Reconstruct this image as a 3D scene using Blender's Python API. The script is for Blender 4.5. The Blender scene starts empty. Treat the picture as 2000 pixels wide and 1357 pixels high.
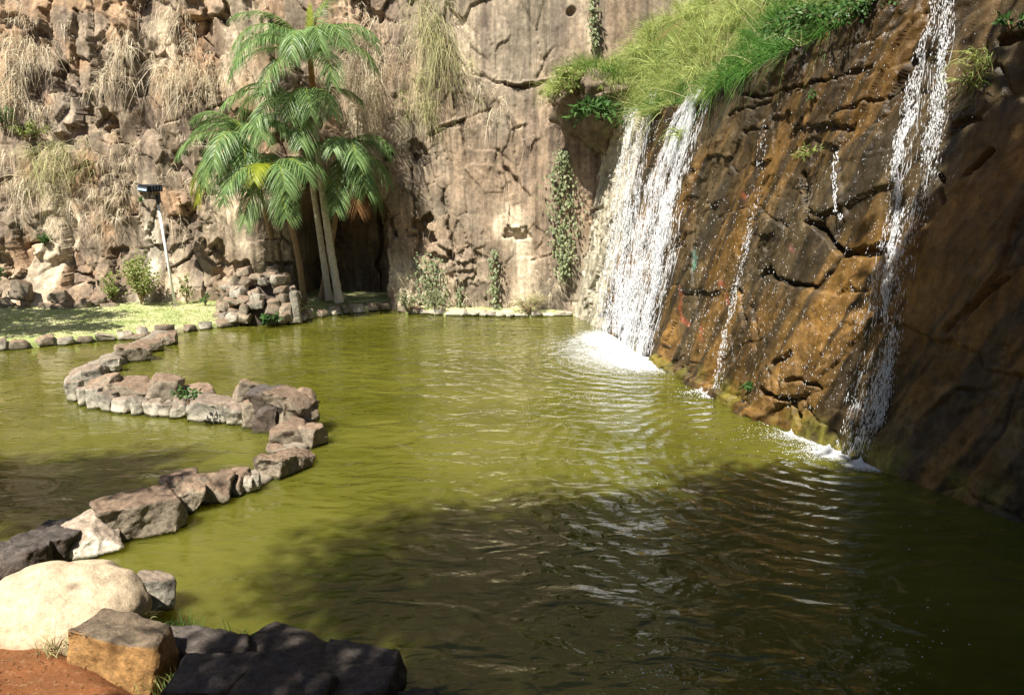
import bpy, bmesh, math, random
import numpy as np
from mathutils import Vector, noise as mnoise

rng = np.random.default_rng(7)
random.seed(7)
S = bpy.context.scene
COL = S.collection

# ------------------------------------------------------------------ camera
CAM_H = 3.4
F = 1500.0                      # focal length in photo pixels (photo 2000 x 1357)
PITCH = math.atan(0.185)
cam_d = bpy.data.cameras.new('camera'); cam = bpy.data.objects.new('camera', cam_d); COL.objects.link(cam)
cam.location = (0, 0, CAM_H); cam.rotation_euler = (math.pi/2 - PITCH, 0, 0)
cam_d.sensor_width = 36; cam_d.lens = 36*F/2000; cam_d.clip_end = 2000
S.camera = cam

# ------------------------------------------------------------------ sky and sun
SUN = Vector((-0.65, -1.0, 1.65)).normalized()
w = bpy.data.worlds.new('World'); S.world = w; w.use_nodes = True
wn = w.node_tree.nodes; wl = w.node_tree.links
sky = wn.new('ShaderNodeTexSky'); sky.sky_type = 'NISHITA'; sky.sun_disc = False
sky.sun_elevation = math.asin(SUN.z); sky.sun_rotation = math.atan2(SUN.x, SUN.y)
bg = wn['Background']; bg.inputs[1].default_value = 0.05
wl.new(sky.outputs[0], bg.inputs[0])
sd = bpy.data.lights.new('sun', 'SUN'); sd.energy = 5.0; sd.angle = math.radians(0.5); sd.color = (1, 0.94, 0.84)
so = bpy.data.objects.new('sun', sd); COL.objects.link(so); so.location = (-6, -10, 20)
so.rotation_euler = SUN.to_track_quat('Z', 'Y').to_euler()
S.view_settings.view_transform = 'Standard'; S.view_settings.look = 'None'
S.view_settings.exposure = 1.25; S.view_settings.gamma = 1
S.render.engine = 'CYCLES'
S.cycles.max_bounces = 4; S.cycles.diffuse_bounces = 2; S.cycles.glossy_bounces = 2
S.cycles.transmission_bounces = 2; S.cycles.transparent_max_bounces = 6
S.cycles.sample_clamp_indirect = 6
S.cycles.use_denoising = True

# ------------------------------------------------------------------ numeric helpers
CP, SP = math.cos(PITCH), math.sin(PITCH)
def ray(px, py):
    xc = (np.asarray(px, float)-1000)/F; yc = (678.5-np.asarray(py, float))/F
    return np.stack([xc, CP+yc*SP, -SP+yc*CP], -1)
def onz(px, py, z=0.0):
    d = ray(px, py); t = (z-CAM_H)/d[..., 2]
    return d*t[..., None] + np.array([0, 0, CAM_H])
def ony(px, py, y):
    d = ray(px, py); t = y/d[..., 1]
    return d*t[..., None] + np.array([0, 0, CAM_H])

_T = np.random.default_rng(11).random((12, 256, 256))
def tab(k, ix, iy): return _T[k % 12][ix & 255, iy & 255]
def vnoise(x, y, k=0):
    ix = np.floor(x).astype(int); iy = np.floor(y).astype(int)
    fx = x-ix; fy = y-iy; fx = fx*fx*(3-2*fx); fy = fy*fy*(3-2*fy)
    a = tab(k, ix, iy); b = tab(k, ix+1, iy); c = tab(k, ix, iy+1); d = tab(k, ix+1, iy+1)
    return (a*(1-fx)+b*fx)*(1-fy)+(c*(1-fx)+d*fx)*fy
def fbm(x, y, k=0, o=4):
    s = 0; a = 1; t = 0
    for i in range(o):
        s = s+a*vnoise(x*2**i+17.3*i, y*2**i+9.1*i, k+i); t += a; a *= .5
    return s/t
def sstep(a, b, x):
    t = np.clip((x-a)/(b-a), 0, 1); return t*t*(3-2*t)
def vor(x, y, k=0):
    ix = np.floor(x).astype(int); iy = np.floor(y).astype(int)
    f1 = np.full(x.shape, 9.); f2 = np.full(x.shape, 9.)
    r = [np.zeros(x.shape) for _ in range(4)]; cx = np.zeros(x.shape); cy = np.zeros(x.shape)
    for dx in (-1, 0, 1):
        for dy in (-1, 0, 1):
            jx = ix+dx; jy = iy+dy
            sx = jx+tab(k, jx, jy); sy = jy+tab(k+1, jx, jy)
            d = .45*np.hypot(x-sx, y-sy)+.55*np.maximum(np.abs(x-sx+.25*(y-sy)), np.abs(y-sy)); m = d < f1
            f2 = np.where(m, f1, np.minimum(f2, d)); f1 = np.where(m, d, f1)
            cx = np.where(m, sx, cx); cy = np.where(m, sy, cy)
            for q in range(4): r[q] = np.where(m, tab(k+2+q, jx+31*q, jy), r[q])
    return f1, f2, r, x-cx, y-cy
def polyd(x, y, pts):
    best = np.full(x.shape, 1e9)
    for (x0, y0), (x1, y1) in zip(pts[:-1], pts[1:]):
        dx, dy = x1-x0, y1-y0; L2 = dx*dx+dy*dy+1e-9
        t = np.clip(((x-x0)*dx+(y-y0)*dy)/L2, 0, 1)
        best = np.minimum(best, np.hypot(x-x0-t*dx, y-y0-t*dy))
    return best

# ------------------------------------------------------------------ mesh helpers
def mk(name, V, Fc, mat, parent=None, smooth=False, col=None):
    me = bpy.data.meshes.new(name)
    V = np.asarray(V, np.float32)
    if isinstance(Fc, np.ndarray):
        n, k = Fc.shape
        me.vertices.add(len(V)); me.vertices.foreach_set('co', V.ravel())
        me.loops.add(n*k); me.loops.foreach_set('vertex_index', Fc.astype(np.int32).ravel())
        me.polygons.add(n); me.polygons.foreach_set('loop_start', np.arange(0, n*k, k, dtype=np.int32))
        me.update(calc_edges=True)
    else:
        me.from_pydata(V.tolist(), [], Fc)
    if col is not None:
        c4 = np.ones((len(V), 4), np.float32); c4[:, :3] = col
        at = me.attributes.new('Col', 'FLOAT_COLOR', 'POINT'); at.data.foreach_set('color', c4.ravel())
    if smooth: me.polygons.foreach_set('use_smooth', np.ones(len(me.polygons), bool))
    if mat: me.materials.append(mat)
    o = bpy.data.objects.new(name, me); COL.objects.link(o)
    if parent: o.parent = parent
    return o
def tag(o, label=None, cat=None, group=None, kind=None):
    if label: o['label'] = label
    if cat: o['category'] = cat
    if group: o['group'] = group
    if kind: o['kind'] = kind
    return o
def empty(name, loc=(0, 0, 0)):
    o = bpy.data.objects.new(name, None); o.location = loc; o.empty_display_size = .2; COL.objects.link(o); return o
def gridfaces(nu, nv):
    i = np.arange(nu-1)[:, None]*nv + np.arange(nv-1)[None, :]
    return np.stack([i, i+nv, i+nv+1, i+1], -1).reshape(-1, 4)
def unit(v): return v/(np.linalg.norm(v, axis=-1, keepdims=True)+1e-9)
def tube(pts, rad, n=8, cap=True):
    pts = np.asarray(pts, float); m = len(pts)
    T = unit(np.gradient(pts, axis=0)); ref = np.array([0.3, 1, .1])
    A = unit(np.cross(T, ref)); B = np.cross(T, A)
    an = np.linspace(0, 2*math.pi, n, endpoint=False)
    rad = np.broadcast_to(np.asarray(rad, float), (m,))
    V = pts[:, None]+rad[:, None, None]*(np.cos(an)[None, :, None]*A[:, None]+np.sin(an)[None, :, None]*B[:, None])
    fs = [[i*n+j, i*n+(j+1) % n, (i+1)*n+(j+1) % n, (i+1)*n+j] for i in range(m-1) for j in range(n)]
    if cap: fs += [list(range(n))[::-1], [(m-1)*n+j for j in range(n)]]
    return V.reshape(-1, 3), fs
def merge(parts):
    Vs, Fs, o = [], [], 0
    for V, f in parts:
        Vs.append(np.asarray(V)); Fs += [[a+o for a in q] for q in (f.tolist() if isinstance(f, np.ndarray) else f)]; o += len(V)
    return np.concatenate(Vs), Fs
def box(c, s, rz=0, rx=0, ry=0):
    V = np.array([[x, y, z] for x in (-.5, .5) for y in (-.5, .5) for z in (-.5, .5)])*np.array(s)
    from mathutils import Euler
    M = np.array(Euler((rx, ry, rz)).to_matrix())
    return V@M.T+np.array(c), [[0, 1, 3, 2], [4, 6, 7, 5], [0, 4, 5, 1], [2, 3, 7, 6], [0, 2, 6, 4], [1, 5, 7, 3]]
def blades(P, D, L, W, droop, seg=3, side=None, taper=1.4):
    n = len(P); L = np.broadcast_to(L, (n,)); W = np.broadcast_to(W, (n,)); droop = np.broadcast_to(droop, (n,))
    if side is None: side = unit(np.cross(D, rng.normal(size=(n, 3))))
    t = np.linspace(0, 1, seg+1)
    C = P[:, None]+D[:, None]*(L[:, None]*t)[..., None]
    C[..., 2] -= (droop*L)[:, None]*t[None]**2
    wd = W[:, None]*(1.02-t[None]**taper)*.5*(0.6+0.4*np.minimum(1, t[None]*4))
    V = np.stack([C-side[:, None]*wd[..., None], C+side[:, None]*wd[..., None]], 2).reshape(-1, 3)
    b = np.arange(n)[:, None]*(seg+1)*2+np.arange(seg)[None]*2
    Fc = np.stack([b, b+1, b+3, b+2], -1).reshape(-1, 4)
    return V, Fc
def leaves(P, D, N, L, W):
    n = len(P); L = np.broadcast_to(L, (n,))[:, None]; W = np.broadcast_to(W, (n,))[:, None]
    sd_ = unit(np.cross(D, N)); N2 = np.cross(sd_, D)
    V = np.stack([P, P+D*L*.45+sd_*W*.5+N2*W*.15, P+D*L-N2*L*.12, P+D*L*.45-sd_*W*.5+N2*W*.15], 1).reshape(-1, 3)
    b = np.arange(n)*4
    return V, np.stack([b, b+1, b+2, b+3], -1)
def bipyr(P, D, L, W):
    """long little octahedra: drops and strands of water, flecks of foam"""
    n = len(P); L = np.broadcast_to(L, (n,))[:, None]*.5; W = np.broadcast_to(W, (n,))[:, None]*.5
    A = unit(np.cross(D, rng.normal(size=(n, 3)))); B = np.cross(D, A)
    V = np.stack([P+D*L, P+A*W, P+B*W, P-A*W, P-B*W, P-D*L], 1).reshape(-1, 3)
    b = np.arange(n)[:, None]*6
    tri = np.array([[0, 1, 2], [0, 2, 3], [0, 3, 4], [0, 4, 1], [5, 2, 1], [5, 3, 2], [5, 4, 3], [5, 1, 4]])
    return V, (b[:, None]+tri[None]).reshape(-1, 3)
def cat(parts):
    Vs, Fs, o = [], [], 0
    for V, f in parts: Vs.append(V); Fs.append(f+o); o += len(V)
    return np.concatenate(Vs), np.concatenate(Fs)

_ico = {}
def ico(sub):
    if sub not in _ico:
        bm = bmesh.new(); bmesh.ops.create_icosphere(bm, subdivisions=sub, radius=1); bm.verts.ensure_lookup_table()
        _ico[sub] = (np.array([v.co[:] for v in bm.verts]), np.array([[v.index for v in f.verts] for f in bm.faces])); bm.free()
    return _ico[sub]
# ------------------------------------------------------------------ materials
class NT:
    def __init__(s, name):
        s.m = bpy.data.materials.new(name); s.m.use_nodes = True
        s.n = s.m.node_tree.nodes; s.l = s.m.node_tree.links
        s.b = s.n['Principled BSDF']; s.out = s.n['Material Output']
        s.geo = s.n.new('ShaderNodeNewGeometry')
    def set(s, **k):
        for a, v in k.items(): s.b.inputs[a.replace('_', ' ')].default_value = v
    def noise(s, scale, detail=4, rough=.55, vec=None, stretch=None, dist=0):
        t = s.n.new('ShaderNodeTexNoise'); t.inputs['Scale'].default_value = scale; t.inputs['Detail'].default_value = detail
        t.inputs['Roughness'].default_value = rough; t.inputs['Distortion'].default_value = dist
        src = vec or s.geo.outputs['Position']
        if stretch:
            mp = s.n.new('ShaderNodeMapping'); mp.inputs['Scale'].default_value = stretch
            s.l.new(src, mp.inputs[0]); src = mp.outputs[0]
        s.l.new(src, t.inputs['Vector']); return t.outputs[0]
    def ramp(s, f, *stops):
        r = s.n.new('ShaderNodeValToRGB'); e = r.color_ramp.elements
        while len(e) < len(stops): e.new(.5)
        for el, (p, c) in zip(e, stops):
            el.position = p; el.color = (*c, 1) if isinstance(c, (tuple, list)) else (c, c, c, 1)
        s.l.new(f, r.inputs[0]); return r.outputs[0]
    def mix(s, a, b, f=.5, mode='MIX'):
        x = s.n.new('ShaderNodeMix'); x.data_type = 'RGBA'; x.blend_type = mode
        for k_, v in ((0, f), (6, a), (7, b)):
            if isinstance(v, bpy.types.NodeSocket): s.l.new(v, x.inputs[k_])
            elif isinstance(v, (int, float)): x.inputs[k_].default_value = v if k_ == 0 else (v, v, v, 1)
            else: x.inputs[k_].default_value = (*v, 1)
        return x.outputs[2]
    def math(s, op, a, b=0.0):
        x = s.n.new('ShaderNodeMath'); x.operation = op
        for sock, v in ((x.inputs[0], a), (x.inputs[1], b)):
            if isinstance(v, (int, float)): sock.default_value = v
            else: s.l.new(v, sock)
        return x.outputs[0]
    def bump(s, h, strength=.5, dist=.02, prev=None):
        x = s.n.new('ShaderNodeBump'); x.inputs['Strength'].default_value = strength; x.inputs['Distance'].default_value = dist
        s.l.new(h, x.inputs['Height'])
        if prev: s.l.new(prev, x.inputs['Normal'])
        return x.outputs[0]
    def attr(s, name):
        x = s.n.new('ShaderNodeAttribute'); x.attribute_name = name; return x.outputs['Color']
    def base(s, c): s.l.new(c, s.b.inputs['Base Color'])
    def normal(s, c): s.l.new(c, s.b.inputs['Normal'])

def rock_mat(name, wet=False):
    t = NT(name)
    c = t.attr('Col')
    n1 = t.noise(1.3, 4, .65); n2 = t.noise(9, 4, .7); n3 = t.noise(3.0, 4, .6, stretch=(2.2, 2.2, .22))
    c = t.mix(c, t.ramp(n1, (.3, .62), (.7, 1.3)), 1, 'MULTIPLY')
    c = t.mix(c, t.ramp(n2, (.3, .55), (.72, 1.35)), .9, 'MULTIPLY')
    c = t.mix(c, t.ramp(n3, (.34, .6), (.62, 1.25)), .75, 'MULTIPLY')
    t.base(c)
    bh = t.noise(11, 5, .7, stretch=(1, 1, .6)); b2 = t.noise(45, 2, .75)
    nb = t.bump(bh, .6, .03); nb = t.bump(b2, .7, .012, nb); t.normal(nb)
    if wet:
        t.l.new(t.ramp(t.noise(2.5, 5, .7, stretch=(1, 1, .3)), (.42, .3), (.62, .85)), t.b.inputs['Roughness'])
        t.set(Specular_IOR_Level=.25)
    else: t.set(Roughness=.88, Specular_IOR_Level=.2)
    return t.m
M_ROCK = rock_mat('cliff_rock'); M_WET = rock_mat('wet_cliff_rock', True)

def stone_mat(name, top, side, lime=0.0, rough=.85, k=.9):
    t = NT(name)
    oi = t.n.new('ShaderNodeObjectInfo')
    sep = t.n.new('ShaderNodeSeparateXYZ'); t.l.new(t.geo.outputs['Normal'], sep.inputs[0])
    n1 = t.noise(4.5, 4, .65); n2 = t.noise(30, 4, .75); n3 = t.noise(11, 4, .7)
    c = t.mix(side, top, t.ramp(t.math('ADD', sep.outputs[2], t.math('MULTIPLY', n1, .5)), (.55, 0.), (.95, 1.)))
    c = t.mix(c, t.ramp(oi.outputs['Random'], (0, .72), (1, 1.22)), 1, 'MULTIPLY')
    c = t.mix(c, t.ramp(n3, (.3, .5), (.7, 1.4)), k, 'MULTIPLY')
    c = t.mix(c, t.ramp(n2, (.3, .6), (.7, 1.3)), k*.95, 'MULTIPLY')
    if lime:
        sp = t.n.new('ShaderNodeSeparateXYZ'); t.l.new(t.geo.outputs['Position'], sp.inputs[0])
        h = t.math('ADD', sp.outputs[2], t.math('MULTIPLY', t.noise(7, 5, .7), .45))
        c = t.mix((.46, .42, .33), c, t.ramp(h, (.26, 0.), (.42, 1.)))
    sw = t.n.new('ShaderNodeSeparateXYZ'); t.l.new(t.geo.outputs['Position'], sw.inputs[0])
    wl_ = t.math('ADD', sw.outputs[2], t.math('MULTIPLY', t.noise(9, 4, .6), .06))
    c = t.mix((.05, .05, .018), c, t.ramp(wl_, (.055, 0.), (.085, 1.)))          # algae line left by the pond
    t.base(c); t.set(Roughness=rough, Specular_IOR_Level=.25)
    nb = t.bump(t.noise(10, 8, .72), .7, .035); nb = t.bump(n2, .7, .012, nb); t.normal(nb)
    return t.m
M_STB = stone_mat('brown_stone', (.20, .14, .095), (.24, .20, .145))
M_STG = stone_mat('grey_stone', (.23, .18, .135), (.30, .275, .22), lime=1)
M_STD = stone_mat('dark_stone', (.085, .07, .06), (.08, .06, .045))
M_STO = stone_mat('ochre_block_stone', (.12, .09, .06), (.25, .14, .05))
M_BOULDER = stone_mat('pale_boulder', (.50, .395, .265), (.42, .31, .19), k=.55)

def leaf_mat(name, c1, c2, tr=.35, rough=.5, patch=None):
    t = NT(name)
    c = t.ramp(t.geo.outputs['Random Per Island'], (0, c1), (1, c2))
    if patch:
        c = t.mix(c, patch, t.ramp(t.noise(patch_scale, 3), (.48, 0.), (.6, .8)))
    t.base(c); t.set(Roughness=rough, Specular_IOR_Level=.3)
    tl = t.n.new('ShaderNodeBsdfTranslucent'); t.l.new(c, tl.inputs[0])
    mx = t.n.new('ShaderNodeMixShader'); mx.inputs[0].default_value = tr
    t.l.new(t.b.outputs[0], mx.inputs[1]); t.l.new(tl.outputs[0], mx.inputs[2]); t.l.new(mx.outputs[0], t.out.inputs[0])
    return t.m
patch_scale = 1.0
M_PALM = leaf_mat('palm_leaf', (.05, .13, .035), (.28, .40, .15), .4, .38)
M_PALMY = leaf_mat('yellowing_palm_leaf', (.16, .22, .02), (.34, .36, .03), .4, .4)
M_PALMD = leaf_mat('dead_palm_leaf', (.13, .06, .02), (.24, .13, .05), .2, .8)
M_DRY = leaf_mat('dry_grass', (.42, .33, .20), (.80, .73, .56), .35, .8)
M_DRYG = leaf_mat('half_dry_grass', (.22, .25, .09), (.55, .50, .28), .35, .8)
M_GRASS = leaf_mat('lush_grass', (.16, .24, .05), (.56, .60, .22), .5, .6)
M_GRASSD = leaf_mat('deep_green_grass', (.035, .12, .02), (.11, .24, .035), .4, .6)
M_LEAF = leaf_mat('green_leaf', (.03, .09, .02), (.10, .19, .05), .35, .45)
M_LEAFY = leaf_mat('light_leaf', (.14, .2, .04), (.32, .36, .11), .4, .5)
M_VINE = leaf_mat('creeper_leaf', (.09, .13, .05), (.27, .29, .15), .3, .5)
M_TREE = leaf_mat('tree_leaf', (.02, .055, .012), (.06, .11, .025), .25, .6)
M_LAWNB = leaf_mat('lawn_blade', (.27, .34, .11), (.6, .6, .33), .4, .7)

def simple(name, c, rough=.6, metal=0, nz=0, scale=8, stretch=None):
    t = NT(name); t.set(Roughness=rough, Metallic=metal, Specular_IOR_Level=.3)
    n = t.noise(scale, 5, .6, stretch=stretch)
    t.base(t.mix(c, t.ramp(n, (.3, 1-nz), (.7, 1+nz)), 1, 'MULTIPLY'))
    t.normal(t.bump(n, .3, .01)); return t.m
M_TRUNK = simple('pale_palm_trunk', (.42, .38, .32), .8, 0, .35, 9, (1, 1, 4))
M_TRUNKB = simple('brown_palm_trunk', (.22, .15, .09), .85, 0, .4, 9, (1, 1, 4))
M_SHAFT = simple('rusty_crown_shaft', (.30, .15, .06), .8, 0, .4, 7)
M_BARK = simple('tree_bark', (.13, .09, .06), .9, 0, .4, 7)
M_TWIG = simple('twig', (.18, .12, .07), .9, 0, .3)
M_POLE = simple('white_painted_metal', (.72, .72, .69), .35, .0, .1, 5)
M_LAMP = simple('dark_lamp_housing', (.03, .035, .045), .35, .2, .2, 9)
M_GLASS = simple('lamp_glass', (.30, .38, .45), .08, 0, .05)
M_MORTAR = simple('mortar', (.20, .17, .13), .9, 0, .4, 6)

def white_water(name, tr, clear=.15, mask=False):
    t = NT(name)
    t.set(Base_Color=(.93, .95, .97, 1), Roughness=.25, Specular_IOR_Level=.5)
    tl = t.n.new('ShaderNodeBsdfTranslucent'); tl.inputs[0].default_value = (.95, .97, 1, 1)
    mx = t.n.new('ShaderNodeMixShader'); mx.inputs[0].default_value = tr
    t.l.new(t.b.outputs[0], mx.inputs[1]); t.l.new(tl.outputs[0], mx.inputs[2])
    tp = t.n.new('ShaderNodeBsdfTransparent'); m2 = t.n.new('ShaderNodeMixShader')
    if mask:
        f = t.math('MULTIPLY', t.attr('Col'), 1.0); nz = t.math('MULTIPLY', t.math('ADD', t.noise(7, 6, .7, dist=1.2), t.noise(28, 4, .7)), .5)
        t.l.new(t.ramp(t.math('MULTIPLY', t.math('ADD', f, t.math('MULTIPLY', nz, 1.6)), .5), (.54, 1.), (.76, clear)), m2.inputs[0])
    else: m2.inputs[0].default_value = clear
    t.l.new(mx.outputs[0], m2.inputs[1]); t.l.new(tp.outputs[0], m2.inputs[2]); t.l.new(m2.outputs[0], t.out.inputs[0])
    return t.m
M_FALL = white_water('white_water', .35)
M_VEIL = white_water('thin_veil_of_water', .4, .62)
M_SHEET = white_water('foam_sheet', .2, .08, True)
M_FOAM = white_water('foam', .15)

def water_mat():
    t = NT('murky_water')
    P = t.geo.outputs['Position']
    c = t.mix((.066, .067, .007), (.092, .090, .013), t.ramp(t.noise(.35, 3), (.4, 0.), (.6, 1.)))
    t.base(c); t.set(Roughness=.03, IOR=1.333, Specular_IOR_Level=.5, Subsurface_Weight=1.0, Subsurface_Radius=(.5, .45, .2), Subsurface_Scale=1.0); t.b.subsurface_method = 'BURLEY'
    sep = t.n.new('ShaderNodeSeparateXYZ'); t.l.new(P, sep.inputs[0])
    calm = t.ramp(t.math('MULTIPLY_ADD', sep.outputs[0], .2), (0, 0), (1, 1))
    mr = t.n.new('ShaderNodeMapRange'); mr.inputs[1].default_value = -6; mr.inputs[2].default_value = -1.5
    mr.inputs[3].default_value = .3; mr.inputs[4].default_value = 1; t.l.new(sep.outputs[0], mr.inputs[0])
    big = t.noise(1.5, 2, .5, stretch=(.8, 1.25, 1), dist=.8); mid = t.noise(5.0, 2, .5, stretch=(.8, 1.3, 1), dist=.5); fine = t.noise(17, 2, .6)
    h = t.math('ADD', t.math('MULTIPLY', big, 1.0), t.math('ADD', t.math('MULTIPLY', mid, .22), t.math('MULTIPLY', fine, .03)))
    # rings spreading from the two waterfalls
    for (cx, cy, k, amp) in ((3.0, 16.9, 17, .16), (4.4, 10.0, 21, .12)):
        sb = t.n.new('ShaderNodeVectorMath'); sb.operation = 'DISTANCE'; sb.inputs[1].default_value = (cx, cy, 0)
        t.l.new(P, sb.inputs[0]); d = sb.outputs['Value']
        wv = t.math('SINE', t.math('ADD', t.math('MULTIPLY', d, k), t.math('MULTIPLY', t.noise(1.2, 3), 9)))
        f = t.n.new('ShaderNodeMapRange'); f.inputs[1].default_value = 0; f.inputs[2].default_value = 7
        f.inputs[3].default_value = amp; f.inputs[4].default_value = 0.0; t.l.new(d, f.inputs[0])
        h = t.math('ADD', h, t.math('MULTIPLY', wv, f.outputs[0]))
    h = t.math('MULTIPLY', h, mr.outputs[0])
    t.normal(t.bump(h, .9, .10))
    return t.m
M_WATER = water_mat()

def lawn_mat():
    t = NT('lawn')
    c = t.mix((.30, .36, .13), (.58, .55, .32), t.ramp(t.noise(1.1, 6, .7), (.4, 0.), (.6, 1.)))
    c = t.mix(c, t.ramp(t.noise(25, 4, .8), (.3, .6), (.7, 1.3)), .8, 'MULTIPLY')
    t.base(c); t.set(Roughness=.9, Specular_IOR_Level=.1); t.normal(t.bump(t.noise(30, 4, .8), .8, .05)); return t.m
def soil_mat():
    t = NT('red_soil')
    c = t.mix((.30, .115, .045), (.20, .085, .035), t.ramp(t.noise(2, 6, .7), (.4, 0.), (.6, 1.)))
    c = t.mix(c, (.42, .26, .13), t.ramp(t.noise(14, 6, .8), (.55, 0.), (.72, .8)))
    t.base(c); t.set(Roughness=.95, Specular_IOR_Level=.1); t.normal(t.bump(t.noise(22, 8, .8), .9, .04)); return t.m
def slope_mat():
    t = NT('grassy_slope_soil')
    c = t.mix((.10, .13, .03), (.16, .11, .05), t.ramp(t.noise(2, 6, .7), (.45, 0.), (.65, 1.)))
    t.base(c); t.set(Roughness=.95, Specular_IOR_Level=.1); t.normal(t.bump(t.noise(12, 8, .8), .9, .08)); return t.m
M_LAWN, M_SOIL, M_SLOPE = lawn_mat(), soil_mat(), slope_mat()

# ================================================================== SETTING
# ---- back cliff
BX = np.array([-40, -20, -12.8, -11.5, -8, -5.5, -4, 0, 2.5, 14.])
BY = np.array([18, 21.2, 23.2, 23.8, 24.6, 25.4, 25.1, 24.1, 23.8, 23.8])
def back_y(x, z):
    bat = np.interp(x, [-14, -11, -7.5, -3], [.26, .2, .08, .04])
    return np.interp(x, BX, BY)+bat*np.maximum(z, -1)
def hit(px, py, f, t0=4., t1=45.):
    d = ray(px, py); o = np.array([0, 0, CAM_H])
    a = np.full(d.shape[:-1], t0); b = np.full(d.shape[:-1], t1)
    for _ in range(40):
        m = (a+b)/2; p = o+d*m[..., None]; g = f(p) > 0
        b = np.where(g, m, b); a = np.where(g, a, m)
    return o+d*b[..., None]
def hit_back(px, py): return hit(px, py, lambda p: p[..., 1]-back_y(p[..., 0], p[..., 2]))
# ---- right cliff
RY = np.array([1., 3, 5.5, 7.7, 9.4, 11.7, 16.2, 23.4, 26])
RX = np.array([9.4, 8, 6.6, 5.6, 4.88, 4.03, 3.19, 2.05, 1.7])
BATR = .16
def right_x(y, z): return np.interp(y, RY, RX)+BATR*z
def hit_right(px, py): return hit(px, py, lambda p: p[..., 0]-right_x(p[..., 1], p[..., 2]))
NR = np.array([-.95, -.25, .15]); NR = NR/np.linalg.norm(NR)

def px2(fn, pts, dims):
    h = fn(np.array([p[0] for p in pts], float), np.array([p[1] for p in pts], float))
    return [tuple(r) for r in h[:, dims]]

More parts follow.
